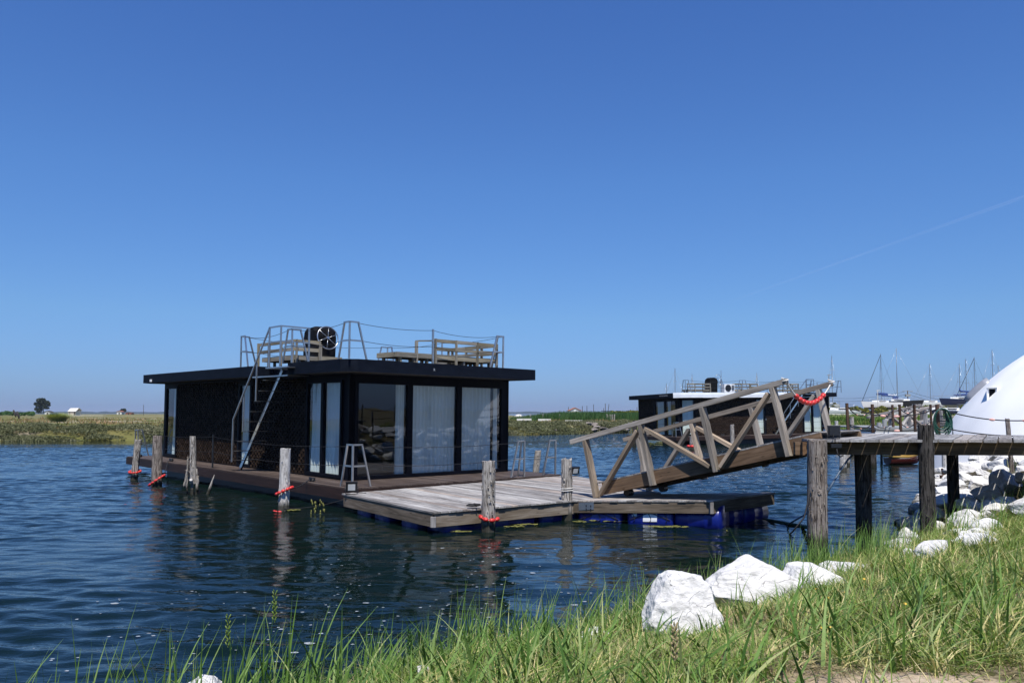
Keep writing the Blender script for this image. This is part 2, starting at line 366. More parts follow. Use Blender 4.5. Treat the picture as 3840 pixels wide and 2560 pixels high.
# far land
M = Mat('salt_marsh_ground')
f = M.noise(M.vec('pos', (.09, .35, .3)), 1, 7, .62, .6); f2 = M.noise(M.vec('pos', (.9, 3.5, 2)), 1, 6, .7); f3 = M.noise(M.vec('pos', (.045, .22, .2)), 1, 4, .6, .5)
c = M.ramp(f, [(.28, (.07, .095, .022)), (.42, (.12, .145, .035)), (.54, (.19, .165, .06)), (.66, (.12, .135, .04)), (.8, (.21, .14, .055))])
c = M.mix(M.math('MULTIPLY', f2, .5), c, (.06, .06, .025))
c = M.mix(M.ramp(f3, [(.55, 0.0), (.59, .9)]), c, M.ramp(f2, [(.35, (.22, .175, .13)), (.6, (.44, .37, .30))]))
c = M.mix(M.ramp(f, [(.735, 0.0), (.75, .6)]), c, (.55, .52, .46))
MT['marsh_ground'] = M.fin(c, .95, 0, M.bump(f2, .6, .2), .1)
MT['mud'] = simple('dark_wet_mud', (.035, .028, .02), .5, 0, .5, 1.5, kind='pos')
# water
M = Mat('lagoon_water')
geo = M.n('ShaderNodeNewGeometry').outputs['Position']
sp = M.n('ShaderNodeSeparateXYZ'); M.l(geo, sp.inputs[0])
# calm in the lee of the dock and along the far bank, rippled in the open
calm = M.noise(M.vec('pos', (.11, .16, 1)), 1, 3, .5, .4)
lee = M.math('SUBTRACT', 1.0, M.ramp(M.math('POWER', M.math('ADD', M.math('POWER', M.math('DIVIDE', M.math('SUBTRACT', sp.outputs[0], .6), 3.6), 2.0), M.math('POWER', M.math('DIVIDE', M.math('SUBTRACT', sp.outputs[1], 10.8), 4.2), 2.0)), .5), [(.55, 0.0), (1.0, 1.0)]))
amp = M.math('SUBTRACT', 1.0, M.math('MULTIPLY', lee, .72))
far = M.n('ShaderNodeMapRange'); far.inputs['From Min'].default_value = -8.5; far.inputs['From Max'].default_value = -6; far.inputs['To Min'].default_value = 1; far.inputs['To Max'].default_value = .05; 
shy = M.math('MINIMUM', M.math('ADD', 58.0, M.math('MULTIPLY', M.math('MAXIMUM', M.math('ADD', sp.outputs[0], 25.0), 0.0), .7)), M.math('SUBTRACT', 97.0, M.math('MULTIPLY', sp.outputs[0], .5)))
wob = M.math('MULTIPLY', M.math('SUBTRACT', M.noise(M.vec('pos', (.12, .12, 1)), 1, 3, .5), .5), 5.0)
M.l(M.math('ADD', M.math('SUBTRACT', sp.outputs[1], shy), wob), far.inputs['Value'])
def wv(sx, sy, rot, detail, dist):
    mp = M.n('ShaderNodeMapping'); mp.inputs['Rotation'].default_value = (0, 0, rad(rot)); mp.inputs['Scale'].default_value = (sx, sy, 1); M.l(geo, mp.inputs[0])
    return M.noise(mp.outputs[0], 1, detail, .55, dist)
fin_ = M.n('ShaderNodeMapRange'); fin_.inputs['From Min'].default_value = 26; fin_.inputs['From Max'].default_value = 46; fin_.inputs['To Min'].default_value = .12; fin_.inputs['To Max'].default_value = 1; M.l(sp.outputs[1], fin_.inputs['Value'])
h = M.math('ADD', M.math('MULTIPLY', wv(.8, 2.1, 12, 2, .5), .7), M.math('MULTIPLY', wv(2.6, 6.5, -8, 2, .6), .22))
h = M.math('MULTIPLY', M.math('MULTIPLY', h, far.outputs[0]), fin_.outputs[0])
mic = M.math('MULTIPLY', wv(9, 20, 10, 2, .5), M.math('MULTIPLY', M.math('MULTIPLY', amp, far.outputs[0]), .018))
h = M.math('ADD', h, mic)
MT['water'] = M.fin((.003, .0095, .0075), .02, 0, M.bump(h, 1.0, .25), .5)
M.b.inputs['IOR'].default_value = 1.333
MT['foam'] = simple('pale_foam', (.30, .33, .35), .6, 0, .3, 40)
MT['dome'] = simple('white_dome_paint', (.86, .86, .85), .55, 0, .04, .8)
MT['grey_plate'] = simple('grey_skylight_shell', (.27, .28, .31), .35, 0, .12, 3)
MT['rib_grey'] = simple('ribbed_grey_board', (.27, .28, .28), .6, 0, .15, 5)
MT['tarp'] = simple('white_tarpaulin', (.74, .77, .8), .5, 0, .06, 2, bump=.4)
MT['shaded_yellow'] = simple('shaded_yellow_rim', (.30, .18, .03), .6)  # dinghy rim: yellow darkened, the shade is put into the colour
MT['yellow'] = simple('yellow_plastic', (.7, .45, .05), .4)
MT['shaded_red'] = simple('shaded_red_plastic', (.07, .008, .006), .4)  # dinghy hull: red darkened to stand for the shade it floats in
MT['far_tree'] = simple('hazy_distant_woods', (.04, .07, .075), .9, 0, .3, .01, kind='pos')  # blue of the distance haze is mixed into the woods' colour
MT['text'] = simple('pale_lettering', (.35, .37, .4), .5)
MT['stone_wall'] = simple('pale_stone', (.6, .58, .53), .8, 0, .15, 3)

# ------------------------------------------------------------------ SETTING: water
def sd_poly(P, pts):      # signed distance of P(N,2) to an open polyline; + on its right side (land)
    best = np.full(len(P), 1e9); sg = np.ones(len(P))
    for a, b in zip(pts[:-1], pts[1:]):
        a = np.array(a); b = np.array(b); d = b-a; t = np.clip(((P-a)@d)/(d@d), 0, 1); q = a+t[:, None]*d; r = P-q
        dd = np.hypot(r[:, 0], r[:, 1]); cr = d[0]*r[:, 1]-d[1]*r[:, 0]
        m = dd < best; best = np.where(m, dd, best); sg = np.where(m, np.where(cr < 0, 1., -1.), sg)
    return best*sg
def fnoise(P, s, seed=0, oct=4):
    return np.array([mn.fractal(Vector((p[0]*s+seed, p[1]*s+seed*1.7, seed)), 1.0, 2.0, oct) for p in P])
SHORE = [(-40, -2.5), (-12, -.5), (-6, 1.6), (-3.9, 3.1), (-2.7, 4.3), (-1.5, 5.5), (-.6, 6.35), (.3, 6.95), (1.4, 7.9), (2.6, 9.0), (3.7, 10.1), (4.9, 10.9), (6.1, 12.4), (6.9, 13.4), (7.7, 14.6), (8.6, 16), (10.1, 19.1), (11.9, 22), (14.6, 26.3), (19.2, 32.7), (23, 38), (30, 43), (42, 47), (120, 60)]
def bank_h(d, P):
    h = np.interp(d, [-3, -1, 0, .5, 1.2, 2.2, 4, 8, 30, 200], [-1.4, -.55, 0.0, .15, .35, .60, .82, .95, 1.15, 1.4])
    h = h*(1+.66*np.clip((P[:, 1]-11.5)/2.5, 0, 1)*np.interp(d, [0, .4, 1.5, 5, 12], [0, 1, 1, .5, 0]))
    return h + fnoise(P, 1.3, 3.1)*.07*np.clip(d+.6, 0, 1) + fnoise(P, 6, 8.8, 2)*.015*np.clip(d+.6, 0, 1)
def grid_mesh(name, xs, ys, hf, mat):
    X, Y = np.meshgrid(xs, ys); P = np.stack([X.ravel(), Y.ravel()], 1); Z = hf(P)
    V = np.column_stack([P, Z]); nx = len(xs); ny = len(ys)
    i = np.arange(nx*ny).reshape(ny, nx); Fc = np.stack([i[:-1, :-1], i[:-1, 1:], i[1:, 1:], i[1:, :-1]], -1).reshape(-1, 4)
    return npmesh(name, V, Fc, mat, smooth=True)
def hb(P): return bank_h(sd_poly(P, SHORE), P)
def axis(segs):
    out = []
    for a, b, st in segs: out += list(np.arange(a, b, st))
    return np.array(out+[segs[-1][1]])
o = grid_mesh('ground', axis([(-60, -12, 3), (-12, -5, .5), (-5, 9, .11), (9, 22, .5), (22, 130, 4)]), axis([(-40, -4, 3), (-4, 1.5, .4), (1.5, 15, .11), (15, 50, .5), (50, 62, 3)]), hb, MT['soil'])
o['kind'] = 'structure'
# wind ripples: a sum of short directional waves, damped in the lee of the dock and near the far shore
def water_h(P):
    x, y = P[:, 0], P[:, 1]; R = np.random.RandomState(4); z = np.zeros(len(P)); z2 = np.zeros(len(P))
    for i in range(54):
        lam = .17*(.98/.17)**R.rand(); th = rad(90-12)+R.normal(0, .40); k = 2*math.pi/lam; ph = R.rand()*6.28; sl_ = .17*math.sqrt(2/54)*(1.1 if lam < .6 else .75)
        q = k*(x*math.cos(th)+y*math.sin(th))+ph; z += sl_/k*(np.sin(q)+.18*np.cos(2*q))
    for i in range(22):
        lam = .35*(1.7/.35)**R.rand(); th = R.rand()*6.28; k = 2*math.pi/lam; z2 += .030*math.sqrt(2/22)/k*1.0*np.sin(k*(x*math.cos(th)+y*math.sin(th))+R.rand()*6.28)
    r = np.hypot((x-.9)/4.4, (y-10.6)/4.6); lee = np.clip((1.12-r)/.5, 0, 1); lee = lee*lee*(3-2*lee)
    r2 = np.hypot((x+3.2)/5.5, (y-12.6)/4.6); lee = np.maximum(lee, np.clip((1.1-r2)/.5, 0, 1)*.80)
    grp = .82+.30*np.sin(x*.31+y*.12+1)*np.sin(y*.23-x*.07)+.18*np.sin(x*1.1-y*.6)
    fade = np.interp(y, [2, 4, 30, 50, 60], [.7, 1, 1, .6, 0])*np.interp(np.abs(x+8), [22, 34], [1, 0])
    shy = np.minimum(58+.7*np.maximum(x+25, 0), 97-.5*x); shore = np.clip(-(y-shy+7)/2.5, 0, 1)
    return (z*(1-.86*lee)*grp+z2*(.5+lee*.9))*fade*shore
o = grid_mesh('water', np.unique(np.r_[-9000, -1500, -300, -90, axis([(-50, -34, .8), (-34, -14, .15), (-14, 9, .055), (9, 34, .22), (34, 70, 3)]), 300, 1500, 9000]), np.unique(np.r_[-60, -10, axis([(2.5, 14, .045), (14, 24, .065), (24, 46, .11), (46, 62, .4), (62, 120, 6)]), 400, 1500, 5000, 14000]), water_h, MT['water']); o['kind'] = 'structure'
def gz(x, y): return float(hb(np.array([[x, y]]))[0])

# far bank
FSH = [(-140, 50), (-60, 56.5), (-37, 56.8), (-25, 58), (-12, 64), (0, 74), (6, 78), (11, 83.5), (15, 87), (20, 86), (27, 83), (33, 78), (44, 74), (60, 68), (90, 60), (200, 50)]
fs = np.array(FSH, float); cum = np.r_[0, np.cumsum(np.hypot(*np.diff(fs, axis=0).T))]
def fpt(s):
    p = np.array([np.interp(s, cum, fs[:, 0]), np.interp(s, cum, fs[:, 1])]).T
    jit = np.stack([np.zeros(len(s)), np.array([mn.noise(Vector((q*.35, 2.2, 0)))*.9 for q in s])], 1)
    return p+jit
def far_h(x, t):
    base = np.interp(t, [-1, 0, .5, 1.6, 5, 20, 60, 400], [-.5, -.03, .3, .72, 1.0, 1.12, 1.2, 1.3])
    rise = np.clip((x-26)/10, 0, 1)*np.interp(t, [0, 20, 40, 400], [0, .5, .55, .6])
    return base+rise
S = np.arange(0, cum[-1], 1.0); T = np.array([-1, 0, .25, .5, 1, 1.6, 2.4, 3.5, 5, 7, 10, 14, 19, 25, 32, 40, 50, 62, 78, 100, 130, 170, 220, 300, 400])
V = []; base = fpt(S)
for t in T:
    dirn = base/np.hypot(base[:, 0], base[:, 1])[:, None]; P = base+dirn*t
    lim = np.where((P[:, 0] > -4) & (P[:, 0] < 22), 1, 0)
    z = far_h(P[:, 0], t)+fnoise(P, .12, 5.5, 4)*.16*min(1, max(t, 0)/3)+fnoise(P, .8, 1.5, 3)*.10*min(1, max(t, 0)+.2)
    ang = P[:, 0]/P[:, 1]
    dip = np.clip(1-np.abs(ang-.012)/.03, 0, 1)*np.interp(t, [40, 60], [0, 1]); z = z-dip*1.6
    V.append(np.column_stack([P, z]))
V = np.concatenate(V); n = len(S); i = np.arange(n*len(T)).reshape(len(T), n)
Fc = np.stack([i[:-1, :-1], i[:-1, 1:], i[1:, 1:], i[1:, :-1]], -1).reshape(-1, 4)
o = npmesh('far_bank', V, Fc, MT['marsh_ground'], smooth=True); o['kind'] = 'structure'
def fgz(x, y):      # height of the far land at a world point
    P = np.array([[x, y]]); r = math.hypot(x, y); dr = P[0]/r
    lo = 40; hi = 400
    # distance along the camera-centred radius to the shore
    best = min(((abs(x/y-q[0]/q[1]), math.hypot(*q)) for q in fpt(np.arange(0, cum[-1], .5))), key=lambda a: a[0])[1]
    t = r-best
    return float(far_h(np.array([x]), t)[0]), t
# distant wooded shores beyond the lagoon
mb = MB()
for a0, a1, R, hh in ((-36, 4, 2600, 11), (-14, 12, 3900, 13), (8, 40, 3100, 10)):
    vs = []; N = 160
    for k in range(N+1):
        a = rad(a0+(a1-a0)*k/N); top = hh*(.35+.65*abs(mn.fractal(Vector((k*.11, R*.01, 0)), 1, 2, 5)))*min(1, k/12, (N-k)/12)
        for rr, z in ((R, -1), (R, top*.8), (R+60, top), (R+200, -1)): vs.append((rr*math.sin(a), rr*math.cos(a), z))
    mb.add(vs, [(k*4+j, k*4+j+1, k*4+j+5, k*4+j+4) for k in range(N) for j in range(3)])
o = mb.build('distant_shore', MT['far_tree']); o['kind'] = 'structure'

# ------------------------------------------------------------------ vegetation by numpy
def blade_mesh(name, P, H, Wd, lean, yaw, rnd, mat, segs=3, bend=1.0, parent=None):
    N = len(P); K = segs+1; V = np.zeros((N, K, 2, 3)); t = np.linspace(0, 1, K)
    d = np.stack([np.cos(yaw), np.sin(yaw)], 1); s = np.stack([-np.sin(yaw+.6), np.cos(yaw+.6)], 1)
    for k in range(K):
        tt = t[k]; off = lean*(tt**1.7)*bend*H; up = H*(tt-.28*np.clip(lean, 0, 1.2)*tt*tt); wk = Wd*(1-tt**1.6)*.5+Wd*.03
        for j, sg in enumerate((-1, 1)):
            V[:, k, j, 0] = P[:, 0]+d[:, 0]*off+s[:, 0]*wk*sg; V[:, k, j, 1] = P[:, 1]+d[:, 1]*off+s[:, 1]*wk*sg; V[:, k, j, 2] = P[:, 2]+up
    idx = np.arange(N)[:, None]*K*2
    Fc = np.concatenate([np.stack([idx[:, 0]+2*k, idx[:, 0]+2*k+1, idx[:, 0]+2*k+3, idx[:, 0]+2*k+2], 1) for k in range(segs)])
    return npmesh(name, V.reshape(-1, 3), Fc, mat, rnd=np.repeat(rnd, K*2), smooth=False, parent=parent)
def quads(name, P, size, rnd, mat, parent=None, flat=0.0):
    N = len(P); a = NR.normal(size=(N, 3)); a[:, 2] *= (1-flat); a /= np.linalg.norm(a, axis=1)[:, None]; b = np.cross(a, NR.normal(size=(N, 3))); b /= np.linalg.norm(b, axis=1)[:, None]
    s = size[:, None]; V = np.stack([P-a*s, P-b*s*.55, P+a*s, P+b*s*.55], 1).reshape(-1, 3)
    i = np.arange(N)[:, None]*4+np.arange(4)
    return npmesh(name, V, i, mat, rnd=np.repeat(rnd, 4), parent=parent)
#@@PART2
# ------------------------------------------------------------------ HOUSEBOATS
HW, HL = 6.386, 14.31            # deck width and length
UI, WI, WU, WL, WH = .924, 1.62, 5.06, 11.94, 2.49   # wall inset, sizes
RT = .277
def rotm(yaw, ax, ay): return Matrix.Rotation(ay, 3, 'Y') @ Matrix.Rotation(ax, 3, 'X') @ Matrix.Rotation(yaw, 3, 'Z')

def stanchion(p, root, dirs, h=.82, spread=.45, top=.22, r=.019, name='rail_frame', center=True):
    """corner frame: an upright at p, a leaning leg along each dir, joined by a top and a middle bar"""
    mb = MB(); x, y, z = p; T = Vector((x, y, z+h)); Mx = Vector((x, y, z+h*.5)); B = Vector((x, y, z))
    q = 2*r*.92
    if center: mb.beam(B, T, q, q)
    for d in dirs:
        d = Vector(d); sp = spread; tp = top
        tb = T+d*tp; bb = B+d*sp; mm = Mx+d*(sp+tp)/2
        mb.beam(bb, tb, q, q, up=(0, 0, 1)); mb.beam(T, tb, q, q, ext=r*.9); mb.beam(Mx, mm, q, q)
    return mb.build(name, MT['steel'], root)
def sag(a, b, s=.05, n=8):
    a = Vector(a); b = Vector(b); return [a.lerp(b, i/n)-Vector((0, 0, 4*s*(i/n)*(1-i/n))) for i in range(n+1)]
def wavy_curtain(x0, x1, z0, z1, M, parent, folds=14, depth=.045):
    n = folds*6; V = []; 
    ph = [rng.uniform(-.5, .5) for _ in range(folds+1)]
    for i in range(n+1):
        t = i/n; f = t*folds; k = int(f); x = x0+(x1-x0)*t
        y = depth*math.sin(2*math.pi*f+ph[min(k, folds)]*.6)+depth*.4*math.sin(5.1*f)
        for z in (z0, (z0+z1)/2, z1): V.append(M@Vector((x, y*(1.25 if z == z0 else .8), z)))
    mb = MB(); mb.add(V, [(i*3+j, (i+1)*3+j, (i+1)*3+j+1, i*3+j+1) for i in range(n) for j in range(2)], smooth=True)
    return mb.build('curtain', MT['curtain'], parent)
def window(root, a, b, z0, z1, M, panes, curt, out, fr=.06):
    """M maps (along, inward, z) to boat space. panes: list of (x0,x1); curt: list of (x0,x1,folds)."""
    mb = MB(); D = .05
    def bx(p, q): mb.box(p, q, M=M)
    bx((a, -D, z0-fr-.02), (b, .05, z0)); bx((a, -D, z1), (b, .05, z1+fr))
    xs = [a]+[v for p in panes for v in p]+[b]
    for i in range(0, len(xs), 2):
        bx((xs[i], -D+.003, z0-.001), (xs[i+1], .05-.003, z1+.001))
    w = mb.build('window', MT['navy'], root)
    mb = MB()
    for x0, x1 in panes:
        vs_ = [M@Vector(q_) for q_ in ((x0-.005, 0, z0-.005), (x1+.005, 0, z0-.005), (x1+.005, 0, z1+.005), (x0-.005, 0, z1+.005))]; mb.add(vs_, [(0, 1, 2, 3)])
    mb.build('pane', MT['glass'], w)
    for x0, x1, f in curt: wavy_curtain(x0, x1, z0-.03, z1+.02, M @ Matrix.Translation((0, .12, 0)), w, f)
    return w
    mb = MB()
    for x0, x1 in panes:
        for p, q in (((x0, -.012, z0), (x0+.012, 0, z1)), ((x1-.012, -.012, z0), (x1, 0, z1))): mb.box(p, q, M=M)
    mb.build('glazing_bead', MT['navy'], w)
    return w
def cladding(root, x0, x1, z0, z1, M, bw=.092, bh=.07, depth=.03):
    mb = MB(); nx = int((x1-x0)/bw); nz = int((z1-z0)/bh); bw = (x1-x0)/nx; bh = (z1-z0)/nz
    for k in range(nz):
        for i in range(nx):
            d = depth if (i+k) % 2 == 0 else .006
            d += rng.uniform(-.004, .004)
            x = x0+i*bw; z = z0+k*bh; e = .006
            mb.box((x+e, -d, z+e), (x+bw-e, .005, z+bh-e), M=M)
    return mb.build('block_cladding', MT['cladding'], root)
def text_mesh(body, size, mat, parent, M, name='lettering'):
    cu = bpy.data.curves.new('t', 'FONT'); cu.body = body; cu.size = size; cu.extrude = .002
    ob = bpy.data.objects.new('t', cu); me = bpy.data.meshes.new_from_object(ob); bpy.data.objects.remove(ob); bpy.data.curves.remove(cu)
    me.materials.clear(); me.materials.append(mat); me.transform(M)
    o = bpy.data.objects.new(name, me); C.objects.link(o); o.parent = parent; return o
def cleat(p, root, ang=0):
    mb = MB(); M = Matrix.Translation(p) @ Matrix.Rotation(ang, 4, 'Z')
    for s in (-1, 1): mb.cyl(M@Vector((s*.06, 0, 0)), M@Vector((s*.05, 0, .07)), .016, .014, 8)
    mb.tube([M@Vector((x, 0, .075+.02*abs(x)/.15)) for x in (-.15, -.07, 0, .07, .15)], [.008, .016, .018, .016, .008], 8)
    mb.tube([M@Vector((.09*math.cos(a*1.3)*1.2, .05*math.sin(a*1.3), .02+a*.004)) for a in range(0, 16)], .011, 5)
    return mb.build('mooring_cleat', MT['plastic_black'], root)

def houseboat(label, org, R3, far=False):
    t = thing('houseboat', label, 'houseboat', org, R3.to_euler(), 'black houseboats moored in the lagoon')
    FLW = Matrix(((0, 1, 0, UI), (1, 0, 0, 0), (0, 0, 1, 0), (0, 0, 0, 1)))   # side wall: along=w, inward=+u
    FRW = Matrix(((1, 0, 0, 0), (0, 1, 0, WI), (0, 0, 1, 0), (0, 0, 0, 1)))   # front wall: along=u, inward=+w
    wi = 1.3 if far else WI; wl = 12.25 if far else WL
    if far: FRW = Matrix(((1, 0, 0, 0), (0, 1, 0, wi), (0, 0, 1, 0), (0, 0, 0, 1)))
    BKW = Matrix(((1, 0, 0, 0), (0, -1, 0, wi+wl), (0, 0, 1, 0), (0, 0, 0, 1)))  # back wall: along=u, inward=-w
    WB = wi+wl
    # decking boards run along the boat
    mb = MB(); n = 44; bw = HW/n
    for i in range(n):
        cuts = [0, rng.uniform(3, 5), rng.uniform(8, 11), HL]
        for a, b in zip(cuts[:-1], cuts[1:]): mb.beam((bw*(i+.5), a+.002, -.015), (bw*(i+.5), b-.002, -.015), bw-.006, .03, jit=.0015)
    mb.build('decking', MT['deck_wood'], t)
    mb = MB(); s = .032
    for a, b in (((0, 0), (HW, 0)), ((0, HL), (0, 0)), ((HW, 0), (HW, HL)), ((HW, HL), (0, HL))):
        mb.beam((a[0], a[1], -.145), (b[0], b[1], -.145), s, .224, ext=.014)
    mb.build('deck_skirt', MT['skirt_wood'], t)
    mb = MB()
    for u0, u1 in ((.42, 2.6), (3.8, 5.95)): mb.box((u0, .35, -1.1), (u1, 11.7, -.262))
    mb.box((.25, .25, -.25), (HW-.25, HL-.25, -.035)); mb.build('pontoon_hull', MT['hull_dark'], t)
    # walls (hollow)
    mb = MB(); th = .12
    side_solid = [(1.62 if not far else wi, 1.95), (3.53, 6.77), (7.5, 12.33), (13.28, WB)]
    for a, b in side_solid: mb.box((UI, a, 0), (UI+th, b, WH))
    for a, b in ((1.95, 3.53), (6.77, 7.5), (12.33, 13.28)):
        mb.box((UI, a, 0), (UI+th, b, .09)); mb.box((UI, a, 2.31), (UI+th, b, WH))
    mb.box((UI+WU-th, wi, 0), (UI+WU, WB, WH))
    if not far: mb.box((UI, WB-th, 0), (UI+WU, WB, WH))
    else:
        for a, b in ((UI+th, 1.15), (3.75, UI+WU-th)): mb.box((a, WB-th, 0), (b, WB, WH))
        mb.box((1.15, WB-th, 0), (3.75, WB, .08)); mb.box((1.15, WB-th, 2.3), (3.75, WB, WH))
    mb.box((UI+.001, wi, 0), (1.14, wi+th, WH)); mb.box((5.67, wi, 0), (UI+WU-.001, wi+th, WH)); mb.box((1.14, wi, 2.27), (5.67, wi+th, WH)); mb.box((1.14, wi, 0), (5.67, wi+th, .08))
    mb.build('wall', MT['navy'], t)
    mb = MB(); mb.box((UI+th, wi+th, .01), (UI+WU-th, WB-th, .03)); mb.build('cabin_floor', MT['floor_in'], t)
    mb = MB(); mb.box((UI+th, 5.6, .03), (UI+WU-th, 5.7, WH-.02)); mb.box((3.2, 2.6, .03), (4.0, 3.6, .75)); mb.box((4.6, 3.9, .03), (5.6, 5.5, .9)); mb.box((UI+th+.3, 10.9, .03), (UI+WU-th-.01, 11.0, WH-.02)); mb.build('cabin_partition', MT['dark_in'], t)
    # protruding blocks on the side wall
    cladding(t, 3.66, 6.70, .03, 2.44, FLW); cladding(t, 7.58, 12.27, .03, 2.44, FLW)
    if far: cladding(t, 4.0, 5.9, .03, 2.44, BKW)
    # windows
    window(t, 1.95-.06, 3.53+.06, .11, 2.29, FLW, [(1.96, 2.73), (2.85, 3.52)], [(1.98, 2.74, 6), (2.86, 3.5, 5)], -1)
    window(t, 6.70, 7.56, .09, 2.31, FLW, [(6.8, 7.47)], [(6.82, 7.46, 6)], -1)
    window(t, 12.28, 13.36, .12, 2.31, FLW, [(12.36, 13.26)], [(12.36, 12.88, 5)] if not far else [(12.36, 13.2, 8)], -1)
    window(t, 1.06, 5.75, .09, 2.27, FRW, [(1.15, 2.55), (2.71, 4.12), (4.28, 5.67)], [(2.31, 2.56, 3), (2.72, 4.14, 12), (4.28, 5.42, 9), (5.52, 5.64, 1)], -1)
    if far:
        w = window(t, 1.1, 3.8, .1, 2.28, BKW, [(1.2, 2.35), (2.55, 3.65)], [(2.8, 3.6, 8), (2.0, 2.3, 3)], -1)
        mb = MB(); mb.box((1.3, WB-.7, 1.2), (1.9, WB-.5, 2.25)); mb.build('hanging_cloth', MT['orange'], w)
    mb = MB(); mb.beam((7.9, 0, 0), (7.9, 0, 1), .1, .1)  # door handle on the narrow side door
    mb = MB()
    for z in (.95, 1.02): mb.box((6.72, -.09, z), (6.78, -.05, z+.03), M=FLW)
    mb.box((6.73, -.1, .98), (6.85, -.085, 1.0), M=FLW); mb.build('door_handle', MT['steel'], t)
    # roof slab with chamfered corners and the stair notch
    u0, u1, w0, w1, c = .267, UI+WU+.055, WI-.966, 13.98, .278
    if far: w0 = wi-.35; w1 = WB+.55; u1 = UI+WU+.3
    na, nb, nu = 3.37, 5.33, .86
    poly = [(u0+c, w0), (u1, w0), (u1, w1), (u0+c+.02, w1), (u0, w1-c-.02), (u0, nb), (nu, nb), (nu, na), (u0, na), (u0, w0+c)]
    mb = MB(); mb.prism(poly, WH+.02, WH+RT-.03); mb.build('roof', MT['roof_felt'], t)
    mb = MB()
    for i in range(len(poly)):
        a, b = poly[i], poly[(i+1) % len(poly)]
        a = Vector((*a, 0)); b = Vector((*b, 0)); L = (b-a).length; k = max(1, round(L/2.6))
        for j in range(k):
            p = a.lerp(b, j/k); q = a.lerp(b, (j+1)/k); d = (q-p).normalized()*.0015
            mb.beam(p+d+Vector((0, 0, WH+RT/2)), q-d+Vector((0, 0, WH+RT/2)), .022, RT, ext=.010, jit=.0008)
    mb.build('fascia', MT['fascia'], t)
    mb = MB(); mb.beam((nu-.3, na, WH-.012), (nu-.3, nb, WH-.012), .55, .012); mb.beam((u0, na+.01, WH-.02), (u0, nb-.01, WH-.02), .02, .035); mb.build('notch_trim', MT['steel'], t)
    mb = MB(); mb.box((u0+.05, w0+.05, WH-.004), (u1-.05, w1-.05, WH+.018)); 
    # stairs: central spine, nine treads, slanting rail
    P0 = Vector((.45, 6.33, .02)); P1 = Vector((.45, 4.02, 2.62))
    st = MB(); st.beam(P0, P1, .05, .10, ext=.02); spine = st.build('stairs', MT['chrome'], t)
    for k in range(9):
        z = .27+.262*k; w_ = 6.33-(z/2.62)*2.33
        q = MB(); q.beam((.08, w_+.03, z), (.86, w_+.03, z), .17, .014); q.beam((.45, w_+.14, z-.13), (.45, w_-.03, z-.012), .015, .03); q.build('tread', MT['tread'], spine)
    q = MB(); q.beam((.05, 4.1, 2.66), (.05, 2.94, 2.66), .04, .03); q.beam((.45, 4.08, 2.65), (.45, 3.0, 2.65), .78, .02); q.build('landing', MT['steel'], spine)
    q = MB(); e = .035
    q.beam((.05, 5.98, .24), (.05, 5.95, 1.36), e, e); q.beam((.05, 5.95, 1.36), (.05, 3.96, 3.66), e, e, ext=.01); q.beam((.05, 3.96, 3.66), (.05, 3.35, 3.66), e, e)
    q.beam((.05, 3.35, 3.66), (.8, 3.35, 3.66), e, e, ext=.012); q.beam((.8, 3.35, 3.66), (.8, 3.35, 2.78), e, e); q.beam((.05, 3.35, 3.66), (.05, 3.37, 2.66), e, e); q.beam((.05, 3.96, 3.66), (.05, 3.96, 2.66), e, e)
    q.beam((.05, 3.96, 3.29), (.05, 3.35, 3.29), e*.9, e*.9); q.beam((.05, 3.35, 3.29), (.8, 3.35, 3.29), e*.9, e*.9)
    for zb, zt in ((1.06, 2.35), (1.85, 3.02)):
        wb = 6.33-(zb/2.62)*2.33; wt = 5.95-(zt-1.36)/2.3*1.99; q.beam((.07, wb, zb), (.07, wb-.02, 1.36+(5.95-wb)/1.99*2.3), .03, .03)
    q.build('handrail', MT['steel'], spine)
    # roof terrace frames and ropes
    Z = WH+RT
    for p, d in (((.25, 6.03, Z), ((0, -1, 0), (1, 0, 0))), ((.25, 3.17, Z), ((0, 1, 0), (1, 0, 0))), ((.35, .72, Z), ((0, 1, 0), (1, 0, 0))), ((4.94, .72, Z), ((-1, 0, 0), (0, 1, 0))), ((4.94, 6.03, Z), ((-1, 0, 0), (0, -1, 0)))):
        stanchion(p, t, d)
    mb = MB(); mb.beam((2.65, .72, Z), (2.65, .72, Z+.83), .04, .04); mb.build('rail_post', MT['steel'], t)
    mb = MB(); mb.beam((4.94, 3.3, Z), (4.94, 3.3, Z+.83), .035, .035); mb.build('rail_post', MT['steel'], t)
    mb = MB()
    for h in (.80, .41):
        a = .22 if h > .6 else .33
        for p, q, s_ in (((.35+a, .72), (2.65, .72), .05), ((2.65, .72), (4.94-a, .72), .08), ((4.94, .72+a), (4.94, 3.3), .05), ((4.94, 3.3), (4.94, 6.03-a), .05), ((4.94-a, 6.03), (.25+a, 6.03), .1), ((.25, 6.03-a), (.25, 3.17+a), .1), ((.25, 3.17), (.35, .72+a), .08)):
            mb.tube(sag((*p, Z+h), (*q, Z+h), s_), .006, 5)
    mb.build('rail_rope', MT['rope'], t)
    # deck level frames
    for p, d in (((.12, .12, 0), ((0, 1, 0), (1, 0, 0))), ((.22, 14.2, 0), ((0, -1, 0), (1, 0, 0))), ((5.1, .06, 0), ((-1, 0, 0), (0, .5, 0))), ((6.28, .1, 0), ((-1, 0, 0), (0, 1, 0))), ((6.28, 14.2, 0), ((-1, 0, 0), (0, -1, 0)))):
        stanchion(p, t, d, h=.9)
    mb = MB(); mb.beam((.14, 7.44, 0), (.14, 7.44, .93), .035, .035); mb.cyl((.14, 7.44, 0), (.14, 7.44, .01), .05, n=8); mb.build('rail_post', MT['plastic_black'], t)
    mb = MB()
